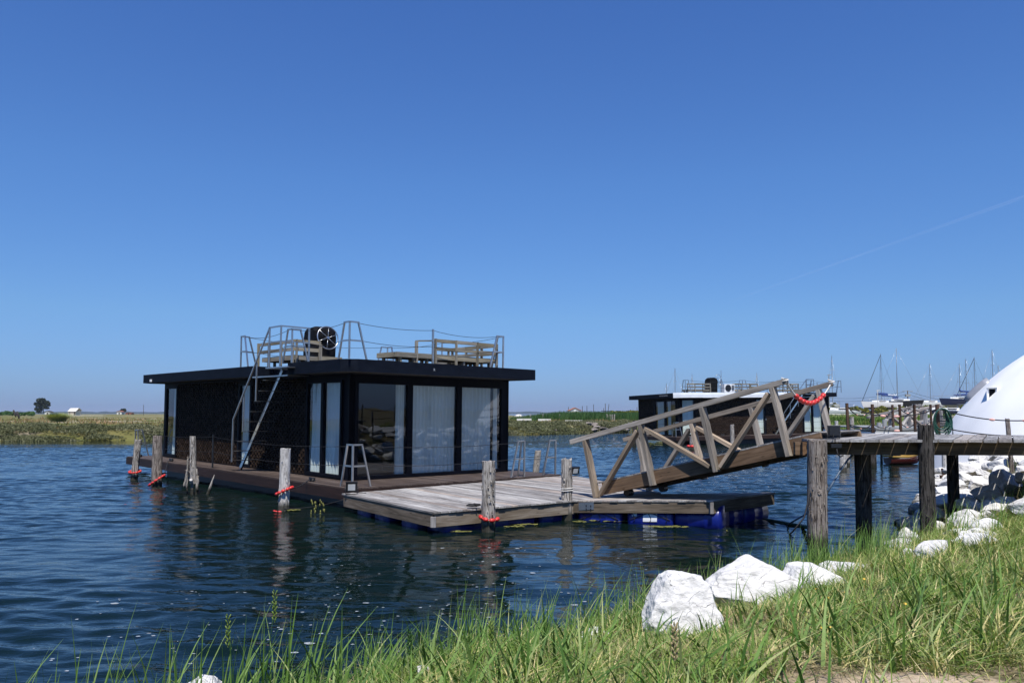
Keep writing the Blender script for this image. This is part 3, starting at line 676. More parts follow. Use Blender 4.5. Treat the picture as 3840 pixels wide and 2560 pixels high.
    for h in (.86, .45):
        a = .24 if h > .6 else .34
        for p, q, s_ in (((.12+a, .12), (5.1-a, .06), .06), ((5.1, .06), (6.28-a, .1), .03), ((6.28, .1+a), (6.28, 14.2-a), .2), ((.12, .12+a), (.14, 7.44), .09), ((.14, 7.44), (.22, 14.2-a), .09), ((.22+a, 14.2), (6.28-a, 14.2), .08)):
            mb.tube(sag((*p, h), (*q, h), s_, 10), .006, 5)
    mb.build('deck_rope', MT['rope'], t)
    for p in ((.19, 10.72, 0), (.19, 1.95, 0), (.2, 13.6, 0), (6.15, 2.0, 0)): cleat(p, t, math.pi/2)
    mb = MB(); mb.box((u0-.045, 12.85, WH+.03), (u0-.012, 12.97, WH+.11)); mb.build('fascia_light', MT['white_plastic'], t)
    return t

def helm(org, R3, label):
    R4 = R3.to_4x4(); t = thing('helm_console', label, 'helm console', Vector(org)+R3@Vector((1.62, 4.3, WH+RT)), R3.to_euler(), 'covered helm consoles on the houseboat roofs')
    prof = [(-.30, 0), (-.32, .5), (-.34, .82), (-.30, .98), (-.16, 1.06), (.14, 1.05), (.26, .95), (.30, .7), (.28, .3), (.27, 0)]
    mb = MB(); vs = []; NN = 9
    for k in range(NN):
        x = -.31+.62*k/(NN-1); s = 1-.05*(abs(k-(NN-1)/2)/((NN-1)/2))**3
        for y, z in prof: vs.append(Vector((x+rng.uniform(-.008, .008), y*s+rng.uniform(-.012, .012), z*s+(rng.uniform(-.01, .01) if z else 0))))
    L = len(prof); fs = [(k*L+j, k*L+(j+1) % L, (k+1)*L+(j+1) % L, (k+1)*L+j) for k in range(NN-1) for j in range(L)]+[tuple(range(L-1, -1, -1)), tuple(range((NN-1)*L, NN*L))]
    mb.add(vs, fs); mb.build('canvas_cover', MT['cover_black'], t)
    mb = MB(); c = Vector((-.05, -.52, .74)); ax = Vector((0, -1, .18)).normalized(); M = frame(ax)
    ring = [c+M@Vector((0, .3*math.cos(a), .3*math.sin(a))) for a in [2*math.pi*k/36 for k in range(37)]]
    mb.tube(ring, .014, 8, caps=False)
    for k in range(6):
        a = math.pi*2*k/6+.35; mb.tube([c, c+M@Vector((0, .3*math.cos(a), .3*math.sin(a)))], .008, 6)
    mb.cyl(c-ax*.18, c+ax*.02, .035, n=12); mb.build('steering_wheel', MT['steel'], t)
    return t

def lounge(label, org, R3, pts_back, seat, plat, hgt=.64, arm=None, group='slatted wooden terrace seats'):
    """pts_back: polyline of the slatted back (u,w); seat: rectangles (u0,w0,u1,w1); plat: low platform rectangle"""
    o0 = Vector((*pts_back[0], WH+RT)); t = thing('terrace_seat', label, 'wooden bench', Vector(org)+R3@o0, R3.to_euler(), group)
    L = lambda u, w_, z: Vector((u, w_, z))-Vector((o0.x, o0.y, 0))
    bk = MB(); leg = []
    for a, b in zip(pts_back[:-1], pts_back[1:]):
        A = Vector((*a, 0)); B = Vector((*b, 0)); D = (B-A); n = max(1, round(D.length/.68)); nrm = Vector((D.y, -D.x, 0)).normalized()
        for z, h in ((hgt-.05, .085), (hgt-.25, .085)):
            for i in range(n): bk.beam(L(*A.lerp(B, i/n).xy, z), L(*A.lerp(B, (i+1)/n).xy, z), .03, h, jit=.003)
        for i in range(n+1):
            p = A.lerp(B, i/n)-nrm*.045*0
            m = MB(); q = p+D.normalized()*(.045 if i == 0 else -.045 if i == n else 0); nn = Vector((D.y, -D.x, 0)).normalized()*.03
            m.beam(L(q.x+nn.x, q.y+nn.y, 0), L(q.x+nn.x, q.y+nn.y, hgt-.005), .07, .03, up=D, jit=.002); m.build('leg', MT['bench_wood'], t)
    bk.build('backrest', MT['bench_wood'], t)
    st = MB()
    for (u0, w0, u1, w1) in seat+([plat] if plat else []):
        lo = .13; hi = .245
        for a, b in (((u0, w0), (u1, w0)), ((u1, w0), (u1, w1)), ((u1, w1), (u0, w1)), ((u0, w1), (u0, w0))):
            st.beam(L(*a, (lo+hi)/2), L(*b, (lo+hi)/2), .03, hi-lo, jit=.003)
        k = max(2, int((w1-w0)/.12))
        for i in range(k):
            y = w0+(w1-w0)*(i+.5)/k; st.beam(L(u0+.02, y, hi-.012), L(u1-.02, y, hi-.012), (w1-w0)/k-.012, .022)
    st.build('seat', MT['bench_wood'], t)
    for (u0, w0, u1, w1) in seat+([plat] if plat else []):
        for x in (u0+.15, (u0+u1)/2, u1-.15):
            for y in (w0+.06, w1-.06):
                m = MB(); m.beam(L(x, y, 0), L(x, y, .13), .045, .09); m.build('leg', MT['bench_wood'], t)
    if arm:
        (a, b) = arm; m = MB(); A = Vector((*a, 0)); B = Vector((*b, 0)); D = B-A
        m.beam(L(a[0], a[1], 0), L(a[0], a[1], hgt-.1), .10, .03, up=D); m.beam(L(a[0], a[1], hgt-.1), L(b[0], b[1], hgt-.06), .10, .03)
        m.build('armrest', MT['bench_wood'], t)
    return t

R1 = rotm(.7517, 0, .0097); O1 = Vector((-3.3765, 16.5371, .44))
near = houseboat('large black houseboat with glazed front moored beside the grey wooden dock', O1, R1)
text_mesh('R', .085, MT['text'], near, Matrix.Translation((2.62, WI-.966-.014, WH+.10)) @ Matrix.Rotation(math.pi/2, 4, 'X'), 'fascia_emblem')
helm(O1, R1, 'black canvas covered helm with steel wheel on the near houseboat roof')
lounge('slatted wooden lounge seat at the right end of the near roof terrace', O1, R1, [(2.84, .95), (4.93, .95), (4.93, 2.9), (4.3, 2.9)], [(2.86, 1.0, 4.9, 1.7), (4.25, 1.75, 4.9, 2.85)], (1.72, .9, 2.8, 1.7), arm=((2.32, .93), (2.84, .93)))
lounge('slatted wooden lounge seat behind the stairs on the near roof terrace', O1, R1, [(.62, 5.75), (.62, 3.75), (1.35, 3.75)], [(.66, 3.8, 1.3, 5.6)], (1.34, 3.72, 1.95, 4.0), arm=((1.35, 3.75), (.9, 3.75)))
R2 = rotm(-4.3505, -.0094, -.0151); O2 = Vector((23.702, 54.603, CAMH-1.357))
farb = houseboat('smaller looking black houseboat with white tarpaulin on its roof edge, behind the gangway', O2, R2, True)
mb = MB()   # tarpaulin over the fascia
na, c = 5.4, .278; WB = 13.55; w1 = WB+.55; u0 = .267
path = [(u0-.03, 5.45), (u0-.03, w1-c-.02), (u0+c, w1+.03)]
vs = []; k = 0; pts = []
for i in range(47): pts.append(Vector((u0-.03, 5.45+(w1-c-.02-5.45)*i/46, 0)))
pts.append(Vector((u0+c+.02, w1+.03, 0)))
for p in pts:
    for z, o_ in ((WH+RT+.02, .10), (WH+RT+.02, 0), (WH+.16, -.018), (WH-.03, -.012)):
        j = .02*mn.noise(Vector((p.y*3, z*5, 1))); vs.append(Vector((p.x+o_-abs(j), p.y, z+(j*.8 if z < WH+.1 else 0))))
mb.add(vs, [(i*4+j, (i+1)*4+j, (i+1)*4+j+1, i*4+j+1) for i in range(len(pts)-1) for j in range(3)])
mb.build('tarpaulin', MT['tarp'], farb)
text_mesh('WATERFLY BOATS', .12, MT['text'], farb, Matrix.Translation((2.25, w1+.013, WH+.10)) @ Matrix.Rotation(math.pi, 4, 'Z') @ Matrix.Rotation(math.pi/2, 4, 'X'), 'fascia_lettering')
hc = helm(O2, R2, 'black canvas covered helm console on the far houseboat roof, left of the white cooling unit')
hc.location = Vector(O2)+R2@Vector((1.5, 10.6, WH+RT))
lounge('slatted wooden seat at the left end of the far houseboat roof', O2, R2, [(.7, 13.0), (.7, 11.2), (1.4, 11.2)], [(.75, 11.25, 1.4, 12.9)], None)
lounge('slatted wooden seat behind the cooling unit on the far houseboat roof', O2, R2, [(.8, 9.4), (.8, 7.4), (1.6, 7.4)], [(.85, 7.45, 1.5, 9.3)], None)
lounge('slatted wooden seat near the stairs on the far houseboat roof', O2, R2, [(.8, 6.0), (.8, 4.0), (2.0, 4.0)], [(.85, 4.05, 1.5, 5.9)], None)
for p, d in (((.4, 13.3, WH+RT), ((0, -1, 0), (1, 0, 0))), ((.4, 8.9, WH+RT), ((0, 1, 0), (0, -1, 0)))): stanchion(p, farb, d)
mb = MB()
for h in (.8, .41): mb.tube(sag((.4, 13.0, WH+RT+h), (.4, 9.15, WH+RT+h), .1), .008, 5); mb.tube(sag((.4, 8.65, WH+RT+h), (.25, 6.1, WH+RT+h), .1), .008, 5)
mb.build('rail_rope', MT['rope'], farb)
t = thing('cooling_unit', 'white air conditioning unit with black grille on the far houseboat roof', 'air conditioner', O2+R2@Vector((.75, 9.9, WH+RT)), R2.to_euler())
mb = MB(); mb.box((-.3, -.4, .04), (0, .4, .58)); mb.box((-.28, -.35, 0), (-.02, -.25, .04)); mb.box((-.28, .25, 0), (-.02, .35, .04)); mb.build('casing', MT['white_plastic'], t)
mb = MB(); mb.cyl((-.302, .1, .31), (-.312, .1, .31), .23, n=20)
for k in range(5): mb.box((-.315, -.36, .14+.08*k), (-.303, -.17, .18+.08*k))
mb.build('grille', MT['plastic_black'], t)
t = thing('antenna', 'slim steel antenna with loops rising beside the covered helm on the far roof', 'antenna', O2+R2@Vector((1.6, 9.7, WH+RT)), R2.to_euler())
mb = MB(); mb.cyl((0, 0, 0), (0, 0, 1.55), .03, .015, 6); mb.tube([Vector((0, .25+.25*math.cos(a), .9+.38*math.sin(a))) for a in [2*math.pi*k/20 for k in range(21)]], .012, 5); mb.cyl((0, 0, 1.0), (0, -.15, .55), .02, n=5); mb.build('mast', MT['steel'], t)
# ------------------------------------------------------------------ DOCK
def plank_platform(t, poly, direction, z, mat, bw=.145, th=.028, over=.03, gap=.007, matname='decking', jit=.002):
    """boards running along `direction`, clipped to a convex polygon"""
    d = Vector((*direction, 0)).normalized(); s = Vector((d.y, -d.x, 0)); P = [Vector((*p, 0)) for p in poly]
    ss = [p.dot(s) for p in P]; n = round((max(ss)-min(ss))/bw); bw = (max(ss)-min(ss))/n; mb = MB()
    def span(v):
        hit = []
        for a, b in zip(P, P[1:]+P[:1]):
            sa, sb = a.dot(s)-v, b.dot(s)-v
            if (sa < 0) != (sb < 0): hit.append(a.lerp(b, sa/(sa-sb)).dot(d))
        return (min(hit), max(hit)) if len(hit) > 1 else None
    for i in range(n):
        v0 = min(ss)+bw*i+gap/2; v1 = v0+bw-gap; e = 1e-3
        a = span(v0+e); b = span(v1-e)
        if not a or not b: continue
        o0 = rng.uniform(-.012, .012)+over; o1 = rng.uniform(-.012, .012)+over; zz = z+rng.uniform(-jit, jit)
        vs = []; gv = []
        for (lo, hi), v in ((a, v0), (b, v1)):
            for q in (lo-o0, hi+o1):
                for dz in (-th, 0): vs.append(d*q+s*v+Vector((0, 0, zz+dz))); gv.append(Vector((q, v, dz)))
        mb.add(vs, [(0, 1, 3, 2), (4, 6, 7, 5), (0, 4, 5, 1), (2, 3, 7, 6), (0, 2, 6, 4), (1, 5, 7, 3)], gv)
    return mb.build(matname, mat, t)
def drum(t, c, ang, L=.92, r=.29, lab=None):
    M = Matrix.Translation(c) @ Matrix.Rotation(ang, 4, 'Z') @ Matrix.Rotation(math.pi/2, 4, 'Y'); mb = MB()
    prof = [(.05, -L/2), (r*.9, -L/2), (r, -L/2+.05), (r, -L*.17-.02), (r*1.03, -L*.17), (r, -L*.17+.02), (r, L*.17-.02), (r*1.03, L*.17), (r, L*.17+.02), (r, L/2-.05), (r*.9, L/2), (.05, L/2)]
    mb.lathe(prof, 20, M); o = mb.build('float_drum', MT['drum'], t)
    mb = MB()
    for x in (-.25, .25): mb.tube([Vector((0, 0, 0)), Vector((0, 0, .001))], .001, 3)
    return o
DZ = .37
dA, dB, dC, dD = Vector((-1.32, 13.19)), Vector((-3.47, 16.2)), Vector((1.57, 20.95)), Vector((3.12, 16.41))
t = thing('floating_dock', 'wide grey plank dock on blue barrels against the near houseboat front', 'dock', (0, 0, 0))
plank_platform(t, [dA, dB, dC, dD], dB-dA, DZ, MT['dock_wood'])
mb = MB()
def fas(mb, a, b, z0, z1, wd=.045, inset=.03):
    a = Vector((*a, 0)); b = Vector((*b, 0)); mb.beam(a+Vector((0, 0, (z0+z1)/2)), b+Vector((0, 0, (z0+z1)/2)), wd, z1-z0)
cen = (dA+dB+dC+dD)/4
def ins(p, k=.045): return p+(cen-p).normalized()*k
iA, iB, iC, iD = ins(dA), ins(dB), ins(dC), ins(dD)
for nm, (a, b) in {'left': (iA, iB), 'front': (iA, iD), 'right': (iD, iC), 'back': (iB, iC)}.items():
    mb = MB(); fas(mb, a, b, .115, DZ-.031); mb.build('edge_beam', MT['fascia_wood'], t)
mb = MB(); mb.beam((iA.x-.005, iA.y-.03, .12), (iA.x-.005, iA.y-.03, DZ-.08), .085, .06); mb.build('corner_post', MT['dock_wood'], t)
ang1 = math.atan2((dD-dA).y, (dD-dA).x); e1 = (dD-dA).normalized(); e2 = (dB-dA).normalized()
for i, f in enumerate((.75, 1.8, 2.85, 3.9, 4.95)):
    if f < (dD-dA).length-.3: p = dA+e1*f+e2*.42; drum(t, (p.x, p.y, .03), ang1)
for f in (1.1, 2.2, 3.0): p = dA+e2*f+e1*.6; drum(t, (p.x, p.y, .03), ang1)
t2 = thing('floating_platform', 'narrow grey plank platform on blue barrels below the gangway', 'platform', (0, 0, 0))
eE, eF, eG, eH = Vector((1.12, 15.02)), Vector((3.53, 13.85)), Vector((5.04, 15.2)), Vector((2.62, 16.0))
plank_platform(t2, [eE, eF, eG, eH], Vector((.745, .667)), DZ-.006, MT['dock_wood'], over=.025)
for a, b in ((eE, eF), (eF, eG), (eG, eH)):
    k = (Vector((3.1, 15.0))-a).normalized()*.03; k2 = (Vector((3.1, 15.0))-b).normalized()*.03
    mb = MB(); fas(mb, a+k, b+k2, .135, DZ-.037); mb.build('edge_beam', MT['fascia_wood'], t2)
mb = MB(); q = eF+Vector((-.05, .0)); mb.beam((q.x, q.y-.005, .135), (q.x, q.y-.005, DZ-.04), .09, .06, up=(1, 0, 0)); mb.build('corner_post', MT['dock_wood'], t2)
BM = Matrix.Translation((eE.x, eE.y, 0)) @ Matrix.Rotation(math.atan2(-1.17, 2.41), 4, 'Z'); p = Vector((.16, -.005)); mb = MB(); mb.box((p.x, p.y-.012, .17), (p.x+.30, p.y+.0, .31), M=BM); o = mb.build('steel_bracket', MT['steel'], t2)
mb = MB()
for dx in (.14, .23):
    for dz in (.195, .255): mb.box((p.x+dx, p.y-.016, dz), (p.x+dx+.02, p.y-.0125, dz+.04), M=BM)
mb.build('bolt_slot', MT['plastic_black'], o)
DA = math.atan2(-1.17, 2.41)
for x, y, a in ((1.75, 15.08, DA), (2.62, 14.66, DA), (3.42, 14.30, DA-.12), (3.95, 14.75, .75), (4.45, 15.15, .75), (2.2, 15.6, DA), (3.0, 15.3, DA)): drum(t2, (x, y, -.01), a, L=.84)
# paper label and lashing on the middle barrel
def on_drum(cx, cy, cz, ang, x, phi, r=.296):
    return Matrix.Translation((cx, cy, cz)) @ Matrix.Rotation(ang, 4, 'Z') @ Vector((x, -r*math.cos(phi), r*math.sin(phi)))
for (x0, x1, p0, p1) in ((-.12, .14, -.05, .42), (-.33, -.24, .28, .65)):
    mb = MB(); n = 5; vs = []
    for i in range(n+1):
        for x in (x0, x1): vs.append(on_drum(2.62, 14.66, -.01, DA, x, p0+(p1-p0)*i/n))
    mb.add(vs, [(2*i, 2*i+1, 2*i+3, 2*i+2) for i in range(n)]); mb.build('paper_label', MT['white_plastic'], t2)
mb = MB()
for c_, s_ in (((1.75, 15.08), 1), ((2.62, 14.66), 1)):
    for a_, b_ in ((-.38, .38), (.38, -.38)):
        mb.tube([on_drum(c_[0], c_[1], -.01, DA, a_+(b_-a_)*i/10, .05+.9*i/10, .300) for i in range(11)], .007, 5)
    for xx in (-.3, 0, .3): mb.tube([on_drum(c_[0], c_[1], -.01, DA, xx+.03*math.sin(i), -.1+1.3*i/10, .300) for i in range(11)], .006, 5)
mb.build('lashing', MT['rope'], t2)
for ch in list(t2.children)+[o]:     # the platform rides higher at its outer end
    if ch.name.startswith(('bolt',)): continue
    for v_ in ch.data.vertices: v_.co.z += .0525*((v_.co.x-1.12)*.667-(v_.co.y-15.02)*.745)
for v_ in o.data.vertices: v_.co.z -= 0

def floodlight(label, p, yaw, tilt=.25, s=1.0, back=False):
    t = thing('floodlight', label, 'floodlight', p, (0, 0, yaw), 'small black floodlights on the decks')
    M = Matrix.Translation((0, 0, .125*s)) @ Matrix.Rotation(tilt, 4, 'X')
    mb = MB(); mb.box((-.095*s, -.02*s, -.085*s), (.095*s, .02*s, .085*s), M=M); mb.box((-.08*s, .02*s, -.07*s), (.08*s, .035*s, .07*s), M=M)
    mb.box((-.10*s, -.024*s, .08*s), (.10*s, .022*s, .092*s), M=M); mb.build('lamp_body', MT['plastic_black'], t)
    mb = MB(); mb.box((-.06*s, -.023*s, -.055*s), (.06*s, -.0205*s, .055*s), M=M); mb.build('lamp_glass', MT['lamp_glass'], t)
    mb = MB(); mb.tube([Vector((x*s, y*s, z*s)) for x, y, z in ((-.105, 0, .13), (-.108, 0, .04), (-.09, 0, .008), (0, 0, .006), (.09, 0, .008), (.108, 0, .04), (.105, 0, .13))], .008*s, 6)
    mb.tube([Vector((x*s, y*s, z*s)) for x, y, z in ((.02, .03, .08), (.05, .12, .02), (.14, .16, .008), (.25, .1, .008))], .006*s, 5); mb.build('bracket', MT['plastic_black'], t)
    return t
P = onz(1318, 1853, DZ); floodlight('small black floodlight on the left corner of the grey dock', (P.x, P.y, DZ+.002), .25, .3, 1.2)
P = onz(2157, 1785, DZ); floodlight('small black floodlight at the far right edge of the grey dock', (P.x, P.y, DZ+.002), .45, .35, 1.15)

# ------------------------------------------------------------------ GANGWAY
def gangway(label, A, hd, sl, wd=1.795, h=1.1745, S=(0, 1.3473, 2.6805, 4.0181), mats=('gang_wood', 'gang_beam'), grp='sloping timber gangways', end=.55, deckmat='jetty_wood'):
    t = thing('gangway', label, 'gangway', A, None, grp)
    a = Vector((math.cos(hd)*math.cos(sl), math.sin(hd)*math.cos(sl), math.sin(sl))); b = Vector((-math.sin(hd), math.cos(hd), 0)); c = a.cross(b)
    W, Bm = MT[mats[0]], MT[mats[1]]
    L = lambda x, y, z: a*x+b*y+c*z
    for y in (.075, wd-.075):
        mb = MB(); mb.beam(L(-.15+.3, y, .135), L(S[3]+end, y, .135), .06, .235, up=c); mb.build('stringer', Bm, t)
    mb = MB(); n = int((S[3]+end)/.15)
    for i in range(n):
        x = .0+(S[3]+end)*(i+.5)/n; mb.beam(L(x, .045, .268), L(x, wd-.045, .268), .142, .024, up=c, jit=.002)
    mb.build('decking', MT[deckmat], t)
    mb = MB()
    for x in (.4, 1.6, 2.8, 4.0): mb.beam(L(x, .1, .10), L(x, wd-.1, .10), .06, .12, up=c)
    mb.build('cross_beam', MT['jetty_beam'], t)
    for y, sg in ((0, -1), (wd, 1)):
        yo = y
        for s in S:
            mb = MB(); mb.beam(L(s, yo, -.005), L(s, yo, h-.045), .07, .145, up=b, jit=.001); mb.build('post', W, t)
        for s0, z0, s1, z1 in ((S[1]-.09, h-.14, S[0]+.10, .03), (S[1]+.09, h-.14, S[2]-.09, .10), (S[3]-.09, h-.12, S[2]+.10, .06)):
            mb = MB(); mb.beam(L(s0, yo+.003*sg, z0), L(s1, yo+.003*sg, z1), .063, .125, up=b, jit=.001); mb.build('brace', W, t)
        mb = MB(); mb.beam(L(-.37, yo, h), L(4.28, yo, h), .095, .085, up=c, jit=.003); mb.build('handrail', W, t)
    return t, L, Vector(A)
GA = Vector((1.644, 15.3916, .3831)); gt, GL, _ = gangway('timber gangway with diagonal braces rising from the grey dock to the jetty', GA, -.7697, .2377)
for y in (.3, 1.5): mb = MB(); mb.cyl(GL(.5, y, -.02), GL(.5, y+.15, -.02), .07, n=14); mb.build('roller', MT['plastic_black'], gt)

# bead garlands (net floats threaded on rope)
def beads(t, pts, n, rx=.048, ry=.034, mat='red', rope='rope_white', r=.009):
    pts = [Vector(p) for p in pts]; mb = MB(); mb.tube(pts, r, 5); mb.build('rope', MT[rope], t)
    cl = [0]
    for a, b in zip(pts[:-1], pts[1:]): cl.append(cl[-1]+(b-a).length)
    def pos(s):
        for i in range(len(cl)-1):
            if s <= cl[i+1] or i == len(cl)-2: return pts[i].lerp(pts[i+1], (s-cl[i])/max(1e-6, cl[i+1]-cl[i]))
    return pos, cl[-1]
p0 = GA+GL(4.25, 0, 1.19); p1 = GA+GL(4.27, 1.795, 1.19)
t = thing('float_garland', 'string of red floats hanging on white rope between the two gangway handrails', 'float chain', p0, None, 'red float strings')
cv = sag(Vector((0, 0, 0)), p1-p0, .36, 40); pos, Ln = beads(t, cv, 0, r=.014)
mb = MB()
for k in range(9):
    s = Ln*(.245+.068*k); d = (pos(s+.02)-pos(s-.02)); mb = MB(); mb.ball(pos(s), .060, d, .045, 12, 9); mb.build('float', MT['red'], t)
mb = MB(); mb.tube(sag(Vector((.01, 0, .02)), pos(Ln*.22), .02), .012, 5); mb.tube(sag(pos(Ln*.84), p1-p0+Vector((0, 0, .02)), .02), .014, 5)
for q in (Vector((0, 0, -.02)), p1-p0): mb.tube([q+Vector((.05*math.cos(a), .07*math.sin(a), -.03+.01*a)) for a in range(10)], .012, 5)
mb.build('rope_tail', MT['rope_white'], t)

# ------------------------------------------------------------------ MOORING PILES
def pile_mesh(t, r, z0, z1, lean=(0, 0), mat='bark_grey', seed=0, taper=.93, rag=.03, name='trunk', n=26, chips=10):
    H = z1-z0; m = max(12, int(H/.05)); vs = []; gv = []
    for i in range(m+1):
        z = z0+H*i/m; f = i/m
        for k in range(n):
            a = 2*math.pi*k/n; q = Vector((math.cos(a)*1.3, math.sin(a)*1.3, z*1.1+seed*7.3))
            rr = r*(1-(1-taper)*f)*(1+.10*mn.noise(q)+.07*mn.noise(Vector((math.cos(a)*5, math.sin(a)*5, z*1.6+seed)))-.05*max(0, mn.noise(Vector((math.cos(a)*7, math.sin(a)*7, z*3+seed)))))
            zz = z+(rag*mn.noise(Vector((math.cos(a)*2.2, math.sin(a)*2.2, seed+5))) if i == m else 0)
            vs.append(Vector((rr*math.cos(a)+lean[0]*(z-max(z0, 0)), rr*math.sin(a)+lean[1]*(z-max(z0, 0)), zz))); gv.append(Vector((z, rr*math.cos(a), rr*math.sin(a))))
    fs = [(i*n+k, i*n+(k+1) % n, (i+1)*n+(k+1) % n, (i+1)*n+k) for i in range(m) for k in range(n)]
    vs.append(Vector((lean[0]*(z1-max(z0, 0)), lean[1]*(z1-max(z0, 0)), z1-.008))); gv.append(Vector((z1, 0, 0)))
    mb = MB(); mb.add(vs, fs, gv, .1+.07*seed % .8, False); mb.f += [(m*n+k, m*n+(k+1) % n, len(vs)-1) for k in range(n)]; mb.sm += [False]*n
    o = mb.build(name, MT[mat], t)
    if chips:
        mb = MB()
        for _ in range(chips):
            a = rng.uniform(-2.9, -.2); z = rng.uniform(max(.15, z0+.2), z1-.1); L = rng.uniform(.03, .10); wd = rng.uniform(.008, .02)
            c = Vector((r*1.0*math.cos(a)+lean[0]*z, r*1.0*math.sin(a)+lean[1]*z, z)); nn = Vector((math.cos(a), math.sin(a), 0)); tt = Vector((-math.sin(a), math.cos(a), 0))
            mb.add([c-tt*wd, c+tt*wd, c+nn*.016+tt*wd*.6+Vector((0, 0, -L)), c+nn*.012-tt*wd*.5+Vector((0, 0, -L*.8)), c-nn*.01+Vector((0, 0, -L*.5))], [(0, 1, 2, 3), (0, 3, 4), (1, 4, 2)])
        mb.build('bark_flake', MT[mat], o)['kind'] = 'stuff'
    return o
def pile(label, x, y, r, z1, lean=(0, 0), mat='bark_grey', seed=1, z0=-.6, group='timber mooring piles', **kw):
    t = thing('mooring_pile', label, 'mooring pile', (x, y, 0), None, group); pile_mesh(t, r, z0, z1, lean, mat, seed, **kw); return t
pile('leaning grey pile with a full red float ring, leftmost of all piles', -11.33, 23.73, .105, 1.21, (.085, 0), seed=1)
pile('thick brown pile second from the left beside the near houseboat', -9.76, 21.76, .132, 1.38, (0, 0), 'bark_brown', seed=2, taper=.97)
t = pile('splintered pale pile broken at its base, third from left', -7.98, 19.83, .085, 1.43, (-.03, 0), seed=3, z0=.25, taper=.82, chips=16)
mb = MB()
for dx, dy, z0, z1, r0, r1, lx in ((.07, -.02, -.4, .45, .022, .035, .05), (-.05, .03, -.4, .4, .02, .03, 0), (.02, -.05, -.3, .35, .018, .03, -.03), (-.17, 0, .12, .92, .028, .018, .02), (-.24, .02, .16, .55, .03, .012, .06), (-.13, -.05, .02, .6, .025, .02, -.02), (.12, -.03, .05, .62, .03, .018, -.04)):
    pts = [Vector((dx+lx*f+.02*mn.noise(Vector((f*4, dx*9, 1))), dy, z0+(z1-z0)*f)) for f in [i/7 for i in range(8)]]; mb.tube(pts, [(r0+(r1-r0)*i/7)*(1+.3*mn.noise(Vector((i*.9, dx*20, 3)))) for i in range(8)], 7)
for k in range(9): a = rng.uniform(0, 6.28); c = Vector((.12*math.cos(a)-.02, .1*math.sin(a), rng.uniform(.35, .62))); mb.tube([c, c+Vector((rng.uniform(-.12, .12), -.03, rng.uniform(-.04, .1)))], [.008, .002], 4)
mb.build('splinter', MT['bark_grey'], t)['kind'] = 'stuff'
mb = MB(); mb.cyl((-.01, -.09, .30), (.0, -.15, .36), .045, .04, 9); mb.build('cut_branch', MT['bark_white'], t)
t = thing('broken_stake', 'short splintered stake leaning out of the water beside the broken pile', 'stake', (-7.62, 19.8, 0)); mb = MB()
mb.tube([Vector((-.07+.035*i*1.0, 0, -.3+.11*i)) for i in range(8)], [.03, .034, .04, .04, .036, .028, .018, .006], 6); mb.build('stake_wood', MT['bark_grey'], t)
pile('white topped pale pile in front of the near houseboat corner', -4.72, 16.39, .112, 1.28, (.02, 0), 'bark_white', seed=4)
pile('peeling pale pile at the front edge of the grey dock', -.40, 13.59, .122, 1.19, (-.005, 0), 'bark_grey', seed=5, chips=26)
pile('split grey pile between the grey dock and the narrow platform', 1.04, 15.03, .108, 1.13, (0, 0), 'bark_grey', seed=6, chips=14, rag=.07)
pile('thick cracked brown pile at the jetty corner beside the gangway top', 4.655, 12.10, .142, 1.60, (.012, 0), 'bark_brown', seed=7, chips=26, taper=.99)
pile('dark pile in shade under the jetty, between the two taller front piles', 5.80, 13.08, .120, 1.37, (0, 0), 'bark_black', seed=8, chips=8, taper=1.0)
pile('tall blackened pile reaching above the jetty edge', 6.355, 12.13, .11, 1.83, (0, 0), 'bark_black', seed=9, chips=10, z0=-.3, taper=1.03)
pile('small leaning pile behind the near houseboat deck rail', .73, 24.6, .105, .84, (.1, 0), 'bark_grey', seed=10)
pile('reddish splintery pile behind the lower end of the gangway', 3.03, 18.2, .10, 1.15, (.02, 0), 'bark_brown', seed=11, chips=20)
pile('slim pile with pale flared cap standing before the far houseboat', 12.83, 46, .12, 1.33, (0, 0), 'bark_grey', seed=12, chips=0)
t = pile('short pile with two red floats at its foot before the far houseboat', 9.75, 42.6, .17, .75, (0, 0), 'bark_grey', seed=13, chips=0)
pile('thick dark leaning post at the left end of the far houseboat', 7.4, 48, .13, 1.55, (.06, 0), 'bark_black', seed=14, chips=0)
for i, (px, py, D, r, z1, mt_, lb) in enumerate(((3161, 1765, 27.5, .125, 1.2, 'bark_white', 'white pile seen under the jetty, left of the dark one'), (3178, 1745, 30, .10, 1.2, 'bark_grey', 'grey pile half hidden behind the white pile under the jetty'),
        (3271, 1751, 29.4, .16, 1.3, 'bark_black', 'black pile in the water behind the jetty, below the second rope post'), (3354, 1738, 31.4, .22, 1.3, 'bark_black', 'wide black pile beside the yellow boat under the jetty'), (3306, 1742, 31, .05, 1.3, 'bark_black', 'thin black pole left of the yellow boat'),
        (3545, 1772, 26.7, .105, 1.2, 'bark_white', 'whitish knotted pile beside the white riprap'), (3524, 1745, 30.3, .10, 1.2, 'bark_white', 'pale pile behind the whitish knotted pile'), (3595, 1757, 28.2, .10, 1.2, 'bark_black', 'left one of the two black piles at the far riprap'), (3652, 1728, 33, .13, 1.2, 'bark_black', 'right one of the two black piles at the far riprap'),
        (3138, 1640, 45, .10, 1.55, 'bark_white', 'bleached pile left of the jetty floodlight'), (3196, 1640, 36, .09, 1.83, 'bark_grey', 'weathered grey pile right of the left rope post'), (3105, 1650, 52, .16, 1.5, 'bark_brown', 'dark pile at the right end of the far houseboat'))):
    q = at(px, py, D); pile(lb, q.x, D, r, z1, (0, 0), mt_, seed=20+i, chips=0)
